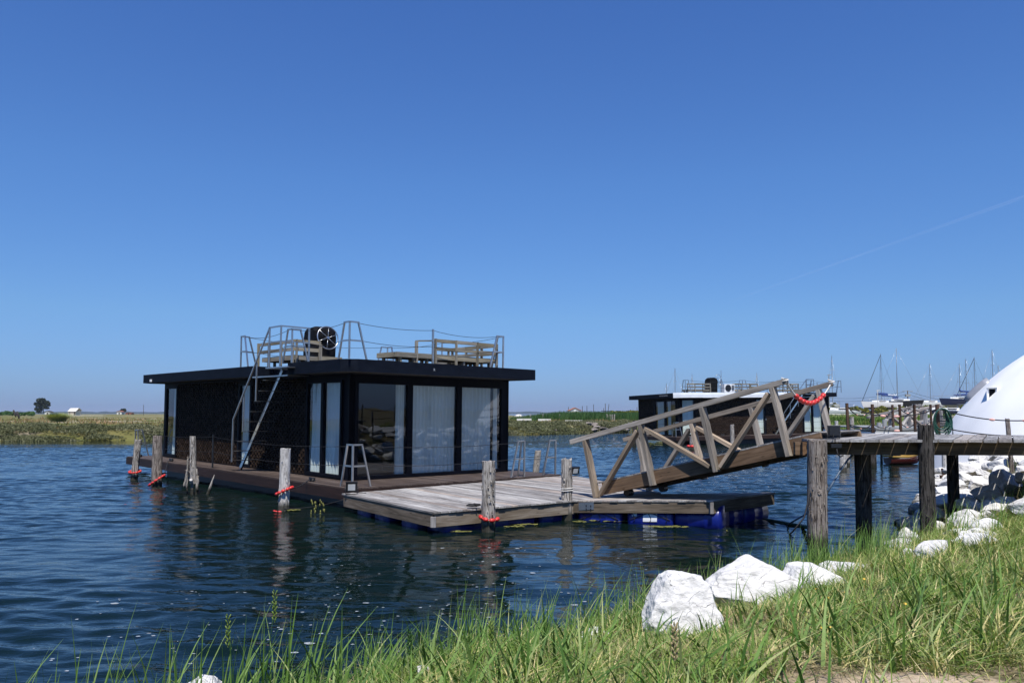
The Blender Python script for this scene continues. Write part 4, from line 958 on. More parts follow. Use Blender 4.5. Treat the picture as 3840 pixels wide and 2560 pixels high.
for i, (px, py, py1) in enumerate(((3539, 1782, 1758), (3537, 1820, 1783), (3543, 1856, 1820), (3509, 1882, 1852))):
    q = onz(px, py, 0); lb = ('uppermost short stake at the riprap edge', 'second short brown stake at the riprap edge', 'third short grey stake at the riprap edge', 'lowest leaning short stake at the riprap edge')[i]
    t = thing('shore_stake', lb, 'stake', (q.x, q.y, 0), None, 'short stakes along the riprap'); pile_mesh(t, .055, -.3, (py-py1)/F*q.y+.02, (-.15, 0), 'post_brown', 40+i, name='stake_wood', n=12, chips=0)
# red float rings round the piles
def ring(label, x, y, z, R, tilt, n=14, part=(0, 1), s=1.0):
    t = thing('float_ring', label, 'float ring', (x, y, z), None, 'red float strings')
    pts = []
    for k in range(41):
        a = 2*math.pi*(part[0]+(part[1]-part[0])*k/40)
        pts.append(Vector((R*math.cos(a), R*math.sin(a), tilt[0]*math.cos(a)+tilt[1]*math.sin(a))))
    pos, Ln = beads(t, pts, 0)
    m = round(n*(part[1]-part[0]))
    for k in range(m): s_ = Ln*(k+.5)/m; mb = MB(); mb.ball(pos(s_), Ln/m*.5, pos(s_+.01)-pos(s_-.01), .036*s, 10, 7); mb.build('float', MT['red'], t)
    return t
ring('ring of red floats round the leaning far left pile', -11.31, 23.73, .26, .155, (0, .03), 12)
ring('tilted ring of red floats round the thick brown pile', -9.76, 21.76, .17, .19, (.13, .03), 12)
ring('tilted ring of red floats round the white topped pile', -4.71, 16.39, .41, .16, (.07, 0), 11)
ring('red floats lying at the waterline of the white topped pile', -4.74, 16.33, .0, .15, (0, 0), 11, (.5, .8), .8)
ring('three red floats slung on the peeling pile at the dock edge', -.39, 13.59, .25, .16, (-.02, .045), 9, (.52, .98), 1.05)
ring('red floats at the foot of the short pile before the far houseboat', 9.75, 42.55, .22, .3, (0, 0), 9, (.5, 1.0), 2.4)
# ropes from the cleats to the rings
def rope_thing(label, pts, r=.012, mat='rope', name='mooring_rope', cat='rope', group='mooring ropes', n=6):
    p0 = Vector(pts[0]); t = MB(); t.tube([Vector(p)-p0 for p in pts], r, n); o = t.build(name, MT[mat]); o.location = p0; return tag(o, label, cat, group)
W1 = lambda u, w_, z: O1+R1@Vector((u, w_, z))
rope_thing('dark rope from the houseboat cleat down to the thick brown pile', sag(W1(.1, 10.72, .04), (-9.6, 21.8, .3), .05), .011)
rope_thing('dark rope from the houseboat cleat down to the white topped pile', sag(W1(.1, 1.95, .04), (-4.57, 16.4, .46), .04), .012)
rope_thing('thin slack line from the white topped pile towards the grey dock', sag((-4.7, 16.3, .05), (-3.3, 16.1, .3), .06), .007)
rope_thing('white rope knot wrapped on the split grey pile', [Vector((1.04+.12*math.cos(a*.6), 15.03+.12*math.sin(a*.6), .52+.004*a)) for a in range(22)], .01, 'rope_white')
t = thing('rope_bundle', 'tangled black rope bundle at the dock edge beside the peeling pile', 'rope bundle', (-.66, 13.72, DZ+.02)); mb = MB()
pts = [Vector((.11*mn.noise(Vector((i*.37, 1, 2)))*1.8, .09*mn.noise(Vector((i*.41, 5, 2)))*1.8, .03+.05*abs(mn.noise(Vector((i*.53, 9, 2)))))) for i in range(60)]; mb.tube(pts, .014, 5); mb.build('rope', MT['rope'], t)
mb = MB(); mb.ball((.02, -.05, .03), .035, (1, 0, 0), .018); mb.build('rope_end', MT['rope_white'], t)
rope_thing('green hose floating from the platform to the thick cracked pile', [at(2800, 1930, 16.4), at(2850, 1945, 15.4), onz(2900, 1953, .03), onz(2950, 1962, .03), onz(3010, 1972, .03), at(3050, 1980, 12.3)], .035, 'green_hose', 'green_hose', 'hose', None)
rope_thing('grey blue cable looping from the jetty underside to the thick cracked pile', [at(3208, 1695, 12.6), at(3180, 1722, 12.5), at(3150, 1765, 12.4), at(3120, 1815, 12.3), at(3095, 1857, 12.3)], .016, 'blue_cable', 'cable', 'cable', None)
rope_thing('black cable hanging left of the thick cracked pile into the water', [at(3032, 1835, 12.0), at(3030, 1880, 11.9), at(3015, 1940, 11.8), at(2975, 1990, 11.7), onz(2960, 2003, .0), onz(2990, 2030, -.02)], .012, 'rope', 'cable', 'cable', None)
rope_thing('slack line dropping from the platform edge into the water', [at(2690, 1945, 15.35), at(2712, 1975, 15.0), onz(2727, 1990, .02)], .01, 'algae', n=5)
rope_thing('thin grey cable floating left of the thick cracked pile', [onz(2950, 1968, .02), at(2990, 1945, 12.8), at(3025, 1925, 12.6)], .014, 'blue_cable', 'cable', 'cable', None)

# ------------------------------------------------------------------ JETTY
JZ = 1.61
t = thing('jetty', 'raised grey plank jetty on piles at the top of the gangway', 'jetty', (0, 0, 0))
jp = [Vector((4.62, 12.24)), Vector((10.6, 11.72)), Vector((11.6, 12.9)), Vector((9.33, 14.42)), Vector((6.91, 15.99)), Vector((4.64, 12.72))]
plank_platform(t, jp, Vector((1.65, 2.62)), JZ, MT['jetty_wood'], bw=.19, th=.04, over=.05, gap=.021, jit=.003)
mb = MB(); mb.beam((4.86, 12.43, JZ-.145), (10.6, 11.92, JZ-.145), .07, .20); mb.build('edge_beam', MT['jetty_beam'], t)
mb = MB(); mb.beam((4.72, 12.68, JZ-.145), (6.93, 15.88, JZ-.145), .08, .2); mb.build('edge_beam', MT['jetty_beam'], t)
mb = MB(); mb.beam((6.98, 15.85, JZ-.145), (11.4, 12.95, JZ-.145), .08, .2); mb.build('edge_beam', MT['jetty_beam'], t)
for x, y in ((8.3, 14.9), (6.6, 14.9), (9.4, 12.2), (10.3, 13.5)):
    o = pile_mesh(t, .11, gz(x, y)-.4-y*0, JZ-.24, (0, 0), 'bark_black', int(x*3), name='support_pile', chips=0)
    for v in o.data.vertices: v.co.x += x; v.co.y += y
for k, (x, y) in enumerate(((4.70, 12.28), (4.58, 12.36), (4.50, 12.46))):   # hinge blocks where the gangway meets the jetty
    mb = MB(); mb.box((x-.045, y-.03, JZ-.25), (x+.045, y+.05, JZ-.05)); mb.build('hinge_block', MT['gang_beam'], t)
P = onz(3172, 1650, JZ); tl = floodlight('black floodlight clipped to the jetty edge beside the thick cracked pile', (P.x, 12.24, JZ+.005), math.pi-.05, .05, .95)
mb = MB(); mb.box((-.07, .08, -.13), (.09, .13, -.07)); mb.build('junction_box', MT['plastic_black'], tl)
mb = MB(); mb.tube([Vector((0, .1, -.1)), Vector((-.0, .13, -.22)), Vector((-.05, .12, -.27)), Vector((-.1, .1, -.25))], .012, 5); mb.build('lamp_cable', MT['rope'], tl)

def rope_post(label, px, ptop, D, w_, zb=JZ, mat='post_brown'):
    top = at(px, ptop, D); t = thing('rope_post', label, 'rail post', (top.x, D, zb), None, 'brown rope rail posts on the jetty'); mb = MB()
    r = w_/2; mb.cyl((0, 0, -.02), (rng.uniform(-.02, .0), 0, top.z-zb), r, r*.96, 10); mb.build('post_wood', MT[mat], t); return Vector((top.x, D, top.z))
front1 = rope_post('left brown rope post at the jetty corner', 3179, 1511, 15.9, .065)
front2 = rope_post('brown rope post carrying the green hose coil', 3517, 1516, 15.2, .072)
pA = rope_post('second brown rope post, right of the jetty corner post', 3271, 1515, 16.9, .068)
pB = rope_post('brown rope post above the wide black pile', 3348, 1517, 21, .068)
pC = rope_post('brown rope post just right of the middle of the row', 3376, 1516, 18, .066)
pD_ = rope_post('brown rope post left of the tall blackened pile', 3430, 1516, 18, .066)
pE = rope_post('slim brown rope post left of the green hose coil', 3491, 1516, 21, .064)
def float_rope(label, a, b, s, n, fr, size=.05):
    t = thing('float_rope', label, 'rope rail', a, None, 'ropes with faded pink floats'); a = Vector(a); pts = sag(Vector((0, 0, 0)), Vector(b)-a, s, 20)
    mb = MB(); mb.tube(pts, .011, 5); mb.build('rope', MT['rope'], t)
    for f in fr:
        i = int(f*20); d = pts[min(i+1, 20)]-pts[i]; mb = MB(); mb.ball(pts[i], size, d, size*.48, 10, 7); mb.build('float', MT['pink'], t)
v = Vector
float_rope('upper rope with pink floats between the corner post and the hose post', front1-v((0, 0, .08)), front2-v((0, 0, .08)), .17, 0, (.44, .56), .055)
float_rope('lower rope with one pink float between the corner post and the hose post', front1-v((0, 0, .43)), front2-v((0, 0, .43)), .10, 0, (.55,), .055)
float_rope('upper rope from the corner post to the second post', front1-v((0, 0, .08)), pA-v((0, 0, .1)), .16, 0, (.38, .68), .035)
float_rope('lower rope from the corner post to the second post', front1-v((0, 0, .43)), pA-v((0, 0, .42)), .1, 0, (.5,), .035)
float_rope('upper rope from the second post to the third post', pA-v((0, 0, .1)), pB-v((0, 0, .12)), .16, 0, (.4, .65), .04)
float_rope('lower rope from the second post to the third post', pA-v((0, 0, .42)), pB-v((0, 0, .45)), .12, 0, (.5,), .035)
float_rope('upper rope right of the middle post', pC-v((0, 0, .1)), pD_-v((0, 0, .1)), .1, 0, (.5,), .035)
float_rope('lower rope right of the middle post', pC-v((0, 0, .42)), pD_-v((0, 0, .42)), .1, 0, (.45,), .035)
float_rope('upper rope towards the slim brown post', pD_-v((0, 0, .1)), pE-v((0, 0, .1)), .1, 0, (.6,), .035)
float_rope('lower rope towards the slim brown post', pD_-v((0, 0, .42)), pE-v((0, 0, .42)), .1, 0, (.6,), .035)
far_end = at(4150, 1508, 13.2)
float_rope('upper rope with pink floats crossing in front of the white dome', front2-v((0, 0, .08)), far_end-v((0, 0, .06)), .24, 0, (.07, .38, .58), .055)
float_rope('lower rope with pink floats crossing in front of the white dome', front2-v((0, 0, .43)), far_end-v((0, 0, .42)), .16, 0, (.6,), .05)
# green hose coil
t = thing('hose_coil', 'dark green hose coiled and hung on a brown rope post', 'hose coil', front2-v((0, .09, .08))); 
for k in range(7):
    mb = MB(); rx = .10+.012*k+rng.uniform(0, .012); rz = .20+.03*(k % 4); yy = -.012*k
    mb.tube([Vector((rx*math.sin(a)+rng.uniform(-.002, .002), yy+.01*math.sin(a*2), -rz+rz*math.cos(a))) for a in [2*math.pi*i/24 for i in range(25)]], .013, 6, caps=False); mb.build('hose_loop', MT['green_hose'], t)
mb = MB(); mb.tube([Vector((.08, -.05, -.05)), Vector((.13, -.05, -.2)), Vector((.19, -.06, -.38)), Vector((.19, -.06, -.50))], .013, 6); mb.build('hose_end', MT['green_hose'], t)
# driftwood post at the right
q = at(3795, 1630, 15.6); pile('thin dark driftwood post in front of the white dome', q.x+.0, 15.6, .045, CAMH-.12, (-.06, 0), 'bark_brown', seed=50, z0=.5, chips=0)
# ------------------------------------------------------------------ WHITE DOME
DC = Vector((22.85, 26.0, -3.17)); DR = 8.777
t = thing('dome', 'large smooth white dome building behind the jetty at the right edge', 'dome', (DC.x, DC.y, .6))
mb = MB(); vs = []; NA, NZ = 96, 34; th0 = math.acos(min(1, (0.0-DC.z)/DR))
for i in range(NZ+1):
    th = th0*1.02*i/NZ
    for k in range(NA):
        a = 2*math.pi*k/NA; rr = DR*(1+.0035*abs(math.cos(a*12))*min(1, i/6)+.0012*mn.noise(Vector((math.cos(a)*3, math.sin(a)*3, th*6))))
        vs.append(Vector((rr*math.sin(th)*math.cos(a), rr*math.sin(th)*math.sin(a), DC.z-.6+rr*math.cos(th))))
mb.add(vs, [((i+1)*NA+k, (i+1)*NA+(k+1) % NA, i*NA+(k+1) % NA, i*NA+k) for i in range(NZ) for k in range(NA)], smooth=True)
mb.build('shell', MT['dome'], t)
def sph(px, py, rr=DR):
    d = ray(px, py); o_ = Vector((0, 0, CAMH))-DC; b = d.dot(o_)/d.dot(d); c = (o_.dot(o_)-rr*rr)/d.dot(d); disc = b*b-c
    tt = -b-math.sqrt(max(disc, 0)); return Vector((0, 0, CAMH))+d*tt
O_ = Vector((DC.x, DC.y, .6))
pts = []
for px, py in ((3634, 1509), (3652, 1489), (3675, 1464), (3696, 1443), (3713, 1428)):
    d_ = ray(px, py); q_ = Vector((0, 0, CAMH))+d_*((DC-Vector((0, 0, CAMH))).dot(d_)/d_.dot(d_)); q_ = DC+(q_-DC).normalized()*(DR-.06)
    pts.append(q_+(Vector((0, 0, CAMH))-q_).normalized()*.28-O_)
mb = MB(); mb.tube(pts, [.24, .27, .27, .26, .22], 18); mb.build('skylight_shell', MT['grey_plate'], t)
pc = sph(3721, 1478)-O_+Vector((-.02, -.03, 0)); nrm = (pc+O_-DC).normalized(); hz = Vector((-.55, -.83, 0)).normalized(); sd = Vector((hz.y, -hz.x, 0))
sd = Vector((0.83, -.55, 0)); M = Matrix((sd, Vector((.55, .83, 0)), Vector((0, 0, 1)))).transposed().to_4x4(); M.translation = pc+Vector((0, 0, 0))
mb = MB(); w2, h2, dp = .16, .25, .10
mb.box((-w2, -dp, h2-.03), (w2, .8, h2), M=M); mb.box((-w2, -dp+.03, -h2), (w2, .5, -h2+.03), M=M); mb.box((-w2, -dp+.03, -h2+.03), (-w2+.03, .8, h2-.03), M=M); mb.box((w2-.03, -dp+.03, -h2+.03), (w2, .8, h2-.03), M=M)
mb.box((-w2+.03, -.02, -h2+.03), (w2-.03, 0, h2-.03), M=M); wn = mb.build('window', MT['dome'], t)
mb = MB(); mb.box((-w2+.07, -.024, -h2+.09), (w2-.07, -.021, h2-.07), M=M); mb.build('pane', MT['navy'], wn)

# ------------------------------------------------------------------ ROCKS
def rock_mesh(seed, sub=3, planes=11, flat=.8, extra=()):
    import bmesh
    R_ = random.Random(seed); bm = bmesh.new(); bmesh.ops.create_icosphere(bm, subdivisions=sub, radius=1)
    pl = []
    for _ in range(planes):
        n = Vector((R_.gauss(0, 1), R_.gauss(0, 1), R_.gauss(0, 1))).normalized(); pl.append((n, R_.uniform(.5, .88) if not extra else R_.uniform(.78, .95)))
    pl += [(Vector(n).normalized(), d) for n, d in extra]
    for v in bm.verts:
        p = v.co.copy()
        for n, d in pl:
            q = p.dot(n)
            if q > d: p -= n*(q-d)
        nn = mn.fractal(p*2.1+Vector((seed, 0, 0)), 1, 2, 4)
        v.co = p*(1+.075*nn-.035*abs(mn.noise(p*3.1+Vector((seed*2, 1, 4)))))+Vector((0, 0, 0)); v.co.z *= flat
    me = bpy.data.meshes.new('rock'); bm.to_mesh(me); bm.free()
    me.materials.append(MT['rock'])
    return me
rock_meshes = []
for k in range(10): rock_meshes.append(rock_mesh(k+3, 4, 12))
def custom(seed, pl, flat=1.0):
    return rock_mesh(seed, 5, 7, flat, pl)
rock_meshes += [custom(31, [((0, 0, 1), .84), ((-.9, 0, .42), .70), ((.93, 0, .36), .70), ((.1, -.9, .40), .64), ((-.5, -.75, .45), .74), ((.5, -.2, .84), .84), ((-.55, 0, .84), .84)]),
    custom(42, [((-.42, -.1, .9), .66), ((.58, 0, .81), .68), ((.15, -.86, .5), .62), ((-.5, -.75, .45), .70), ((.1, 0, 1), .80), ((-.8, 0, .6), .80)]),
    custom(53, [((0, 0, 1), .62), ((-.8, -.1, .6), .72), ((.55, 0, .83), .62), ((0, -.8, .6), .6)])]
def rock(label, x, y, z, sx, sy, sz, rz=0, mesh=0, group=None, tilt=0):
    o = bpy.data.objects.new('rock', rock_meshes[mesh]); C.objects.link(o); o.location = (x, y, z); o.scale = (sx, sy, sz); o.rotation_euler = (tilt, tilt*.5, rz)
    return tag(o, label, 'rock', group)
def prock(label, x0, x1, ytop, ybot, D, mesh, deep=.8, rz=0, flat=1.25):
    """a rock filling photo columns x0..x1 from ytop to ybot, standing at distance D"""
    a = at((x0+x1)/2, (ytop+ybot)/2, D); wd = (x1-x0)/F*D/2*1.16; ht = (ybot-ytop)/F*D/2*flat
    return rock(label, a.x, D, a.z, wd, wd*deep, ht, rz, mesh, 'white limestone rocks on the grassy bank')
# near rocks: distance from where the rock meets the ground
prock('big upright white boulder, largest rock on the bank, left of the others', 2418, 2706, 2143, 2440, 5.9, 10, .8, 0, 1.12)
prock('broad white boulder right behind the largest upright one', 2672, 2975, 2085, 2300, 7.1, 11, .8, 0, 1.15)
prock('low rounded white rock, third from the left on the bank', 2935, 3160, 2108, 2262, 7.6, 12, .9, 0, 1.3)
prock('flat layered white rock sunk in grass left of the largest boulder', 2165, 2300, 2350, 2420, 6.1, 3, .8, .7, 1.2)
prock('white rock top peeping over the bottom edge of the photo', 660, 850, 2536, 2640, 4.7, 4, .8, 0, 1.3)
def onground(px, py, lift=.0):
    d = ray(px, py); t_ = 3.0
    while t_ < 30:
        q = Vector((0, 0, CAMH))+d*t_
        if q.z < gz(q.x, q.y)+lift: return q
        t_ += .04
def bankrock(label, x0, x1, ytop, ybot, mesh, rz=0, deep=.8):
    """a bank rock whose foot meets the ground at photo row ybot"""
    g = onground((x0+x1)/2, ybot, .02); D = g.y+.12; return prock(label, x0, x1, ytop+14, ybot+52, D, mesh, deep, rz, 1.05)
bankrock('long low white rock in the grass between the two front jetty piles', 3080, 3300, 2072, 2140, 5, .15)
bankrock('small white rock in the grass just right of the cracked pile foot', 3020, 3110, 2112, 2156, 3, 1.4)
bankrock('white slab rock half covered by grass below the blackened pile', 3360, 3480, 2034, 2092, 4, 2.4)
bankrock('tall white rock behind the grass right of the tall blackened pile', 3420, 3600, 2000, 2072, 6, .8)
bankrock('white rock at the foot of the riprap near the right photo edge', 3600, 3740, 1975, 2045, 7, 2.0)
prock('small pale stone lying in the grass below the third rock', 3055, 3100, 2258, 2300, 6.6, 8, .9, .3, 1.1)
prock('low pale stone in the grass at the right end of the rock line', 3660, 3720, 2050, 2085, 9.0, 9, .9, .3, 1.2)
prock('small white stone in the grass by the bottom left blades', 1560, 1620, 2490, 2530, 5.0, 2, .8, .3, 1.2)
# riprap slope under and behind the jetty
pts2 = []; R_ = random.Random(5); tries = 0; SH2 = SHORE
cumS = np.r_[0, np.cumsum(np.hypot(*np.diff(np.array(SHORE, float), axis=0).T))]
s0, s1 = np.interp(10.6, [q[1] for q in SHORE], cumS), np.interp(41, [q[1] for q in SHORE], cumS)
while len(pts2) < 290 and tries < 14000:
    tries += 1; s = s0+(s1-s0)*R_.random()**1.35; sx_, sy_ = np.interp(s, cumS, [q[0] for q in SHORE]), np.interp(s, cumS, [q[1] for q in SHORE])
    e = .3; tx = np.interp(s+e, cumS, [q[0] for q in SHORE])-sx_; ty = np.interp(s+e, cumS, [q[1] for q in SHORE])-sy_; L_ = math.hypot(tx, ty); nx_, ny_ = ty/L_, -tx/L_
    wdt = 2.9 if sy_ > 12.5 else 1.7; d = R_.uniform(-.25, wdt); x = sx_+nx_*d; y = sy_+ny_*d
    r = R_.uniform(.15, .40)*(1 if sy_ > 12.3 else .75)
    if any((x-q[0])**2+(y-q[1])**2 < ((r+q[2])*.58)**2 for q in pts2): continue
    pts2.append((x, y, r, sy_, d))
for k, (x, y, r, sy_, d) in enumerate(pts2):
    px_ = 1920+x/y*F
    if y < 12.2 and px_ < 3560 and R_.random() < .8: continue
    z = gz(x, y)+r*(.38 if y > 11.5 else .0)
    size = 'large' if r > .34 else 'small' if r < .24 else 'medium'
    row = 'at the water edge' if d < .55 else 'at the top of the slope' if d > 1.9 else 'halfway up the slope'
    if y < 12.2: zone = 'white limestone rock on the sunny side of the jetty'
    elif y < 15.8: zone = 'shaded limestone rock under the jetty'
    elif y < 19: zone = 'white riprap rock just behind the jetty'
    elif y < 23.5: zone = 'white riprap rock beside the short stakes'
    elif y < 30: zone = 'white riprap rock near the knotted pale pile'
    else: zone = 'distant white riprap rock by the two black piles'
    lb = (size+' '+zone+', '+row).replace('white limestone rock on the sunny side of the jetty', 'sunlit rock before the jetty').replace('distant white riprap rock by the two black piles', 'far riprap rock by the two black piles')
    rock(lb, x, y, z, r*R_.uniform(.9, 1.35), r*R_.uniform(.85, 1.2), r*R_.uniform(.7, 1.0), R_.uniform(0, 6.28), R_.randrange(10), lb.replace('rock', 'rocks'), R_.uniform(-.3, .3))

# ------------------------------------------------------------------ GRASS on the near bank
rockc = [(o.location.x, o.location.y, max(o.scale.x, o.scale.y)) for o in C.objects if o.name.startswith('rock')]
LOWZ = ((1.32, 5.9), (2.25, 7.2), (2.95, 7.9))
def inlow(P, bx, by): return (np.abs(P[:, 0]-bx*P[:, 1]/by) < .55) & (P[:, 1] < by) & (P[:, 1] > by-1.9)
def lowf(P):      # grass is cropped short right before the boulders
    f = np.ones(len(P))
    for bx, by in LOWZ: f = np.where(inlow(P, bx, by), .62, f)
    return f
def scatter(n, x0, x1, y0, y1, dmin, dmax, low=False):
    P = np.column_stack([NR.uniform(x0, x1, n), NR.uniform(y0, y1, n)]); d = sd_poly(P, SHORE); k = (d > dmin) & (d < dmax) & ((np.abs(P[:, 0]) < P[:, 1]*.72+.5) | ((np.abs(P[:, 0]) < P[:, 1]*1.1+4.5) & (NR.rand(n) < .4)))
    P = P[k]; d = d[k]
    k = ~(np.hypot((P[:, 0]-1.72)/.62, (P[:, 1]-3.5)/.34) < 1) | (NR.rand(len(P)) < .12); P = P[k]; d = d[k]
    if low:      # keep the sight line to the boulders open: only short turf grows before them
        for bx, by in LOWZ:
            k = ~inlow(P, bx, by) | (NR.rand(len(P)) < .8); P = P[k]; d = d[k]
    for (rx, ry, rr) in rockc:
        k = (P[:, 0]-rx)**2+(P[:, 1]-ry)**2 > (rr*.62)**2; P = P[k]; d = d[k]
    return P, d
def mk(P, zoff=-.02): return np.column_stack([P, hb(P)+zoff])
def dens(P, s, seed): return fnoise(P, s, seed, 3)
# short turf, mixed dry and green
P, d = scatter(588000, -5, 12.5, 1.0, 12.2, .15, 12); k = NR.rand(len(P)) < np.clip(1.4-P[:, 1]/11, .22, 1)*np.clip(.75+dens(P, 2.3, 9.1)*1.6, .12, 1); P = P[k]; d = d[k]
nz = dens(P, 1.1, 4.4); bare = (nz < -.45) | (np.hypot((P[:, 0]-1.75)/.75, (P[:, 1]-3.55)/.42) < 1); k = ~bare | (NR.rand(len(P)) < .12); P = P[k]; nz = nz[k]; k = NR.rand(len(P)) < np.clip((P[:, 0]+2.0)/1.4, .15, 1); P = P[k]; nz = nz[k]; N = len(P); print('turf', N)
o = blade_mesh('turf_grass', mk(P), NR.uniform(.05, .17, N)*(1+.5*np.clip(nz, -.4, .6)), NR.uniform(.004, .009, N), NR.uniform(.3, 2.4, N), NR.uniform(0, 6.28, N), np.clip(NR.beta(2, 2, N)*.95+np.where(nz > .05, -.08, .16), 0, 1), MT['grass'], 2); o['kind'] = 'stuff'
# longer blades in tufts
P0, d0 = scatter(9520, -6, 12.5, 1.0, 12.2, .05, 9, True); P = np.repeat(P0, 14, 0)+NR.normal(0, .045, (len(P0)*14, 2)); N = len(P); print('tuft', N)
yb = np.repeat(NR.uniform(0, 6.28, len(P0)), 14)
o = blade_mesh('tufted_grass', mk(P), NR.uniform(.08, .30, N)*lowf(P), NR.uniform(.006, .015, N), NR.uniform(.2, 1.7, N), yb+NR.normal(0, 1.2, N), np.clip(np.repeat(NR.rand(len(P0)), 14)*.6+NR.rand(N)*.45-.02+np.where(P[:, 0] > 1.5, .06, 0), 0, 1), MT['grass'], 3); o['kind'] = 'stuff'
# tall grass along the water's edge
P0, d0 = scatter(8400, -6.5, 10, 1.4, 12.0, -.12, 1.5, True); keep = NR.rand(len(P0)) < np.clip((P0[:, 0]+2.0)/1.9, .16, 1)*np.clip(1.05-d0*.55, .05, 1)*np.clip(.55+dens(P0, .9, 7.7)*1.3, .08, 1); P0 = P0[keep]; P = np.repeat(P0, 7, 0)+NR.normal(0, .035, (len(P0)*7, 2)); N = len(P); print('tall', N)
o = blade_mesh('tall_bank_grass', mk(P, -.03), NR.uniform(.25, .62, N)*(.75+.5*np.repeat(NR.rand(len(P0)), 7))*lowf(P)*np.interp(P[:, 0], [-3.5, -1, 1], [1.3, 1.0, 1.0]), NR.uniform(.006, .013, N), NR.beta(1.6, 3, N)*.9, NR.normal(.1, 1.5, N), np.clip(np.repeat(NR.rand(len(P0)), 7)*.5+NR.rand(N)*.5, 0, 1), MT['tall_grass'], 4); o['kind'] = 'stuff'
# scattered tall blades standing against the water at the lower left
N = 190; yy = NR.uniform(4.1, 5.3, N); xx = yy*NR.uniform(-.66, -.25, N); cl = NR.randint(0, 44, N); cxs = NR.uniform(-.66, -.22, 44); xx = np.where(NR.rand(N) < .75, yy*cxs[cl]+NR.normal(0, .05, N), xx); P = np.column_stack([xx, yy])
o = blade_mesh('water_edge_blades', np.column_stack([P, np.maximum(hb(P), -.05)-.02]), NR.uniform(.42, .86, N)*np.interp(yy, [4.1, 5.3], [.9, 1.05]), NR.uniform(.010, .019, N), NR.beta(1.5, 4, N)*.9, NR.normal(.2, 1.6, N), NR.rand(N)*.8, MT['tall_grass'], 5); o['kind'] = 'stuff'
# broad near blades close to the camera
P, d = scatter(2600, -4.2, 4.0, 2.1, 6.2, -.2, 3.6, True); N = len(P)
o = blade_mesh('broad_grass', mk(P), NR.uniform(.2, .5, N)*lowf(P), NR.uniform(.012, .024, N), NR.beta(1.6, 2.0, N)*1.5, NR.uniform(0, 6.28, N), NR.rand(N)*.9, MT['tall_grass'], 5); o['kind'] = 'stuff'
# dry straw lying about
P, d = scatter(364000, -4, 12.5, 1.0, 11.5, .3, 10); k = (NR.rand(len(P)) < np.clip(.5-dens(P, 1.1, 4.4)*1.2, .1, 1)); P = P[k]; N = len(P)
o = blade_mesh('dry_straw', mk(P, .0), NR.uniform(.015, .05, N), NR.uniform(.003, .006, N), NR.uniform(2.0, 6.0, N), NR.uniform(0, 6.28, N), NR.rand(N), MT['straw'], 2); o['kind'] = 'stuff'
# riprap weeds and reeds behind the jetty
P0, d0 = scatter(900, 5, 22, 10.5, 36, .6, 8); P0 = P0[NR.rand(len(P0)) < np.where(P0[:, 1] > 12.5, .8, .5)]; P = np.repeat(P0, 16, 0)+NR.normal(0, .09, (len(P0)*16, 2)); N = len(P)
o = blade_mesh('shore_weeds', mk(P), NR.uniform(.15, .5, N), NR.uniform(.01, .02, N), NR.uniform(.1, .9, N), NR.uniform(0, 6.28, N), NR.rand(N)*.8, MT['grass'], 2); o['kind'] = 'stuff'
# seed heads
for i, (px, py, D, lb, mt_, ln) in enumerate(((1030, 2268, 4.6, 'upright green seed head on a tall thin stalk over the water', 'grass', .09), (855, 2360, 4.5, 'leaning green seed head left of the tall one', 'grass', .09), (1535, 2402, 4.4, 'short green seed head low among the bottom blades', 'reed', .07), (1842, 2368, 4.3, 'plump seed head on a bent stalk in the bottom middle', 'grass', .06), (2530, 2400, 3.1, 'blurry tan seed head close to the camera, below the biggest boulder', 'straw', .07))):
    top = at(px, py, D); bx = top.x+.06*(1 if i % 2 else -1); g = gz(bx, D); t = thing('seed_stalk', lb, 'grass stalk', (bx, D, g), None, 'grass seed heads')
    mb = MB(); mb.tube([Vector(((top.x-bx)*f**1.6, 0, (top.z-g)*f)) for f in (0, .25, .5, .75, 1)], [.003, .0028, .0025, .002, .0015], 5, rnd=.3); mb.build('stalk', MT['reed'], t)
    mb = MB()
    for k in range(26):
        f = k/26; c = Vector((top.x-bx+.010*math.sin(k*2.4), .008*math.cos(k*2.4), top.z-g-ln+ln*2*f)); mb.ball(c, .012, (math.sin(k*2.4)*.5, math.cos(k*2.4)*.5, 1), .005*(1-.5*abs(f-.4)), 6, 4, rnd=.3+.3*rng.random())
    mb.build('seed_head', MT[mt_], t)
# yellow flowers
mb = MB()
for px, py in ((3083, 2357), (3113, 2359), (3168, 2364), (3395, 2292), (3395, 2295), (3060, 2155), (3105, 2205), (3240, 2165), (3170, 2187)):
    q = onz(px, py, .72); z = gz(q.x, q.y)+.09
    mb.lathe([(.001, 0), (.012, .003), (.010, .006), (.001, .007)], 7, Matrix.Translation((q.x, q.y, z)) @ Matrix.Rotation(.5, 4, 'X')); mb.cyl((q.x, q.y, z-.1), (q.x, q.y, z), .0015, n=4)
o = mb.build('yellow_flowers', MT['yellow']); o['kind'] = 'stuff'

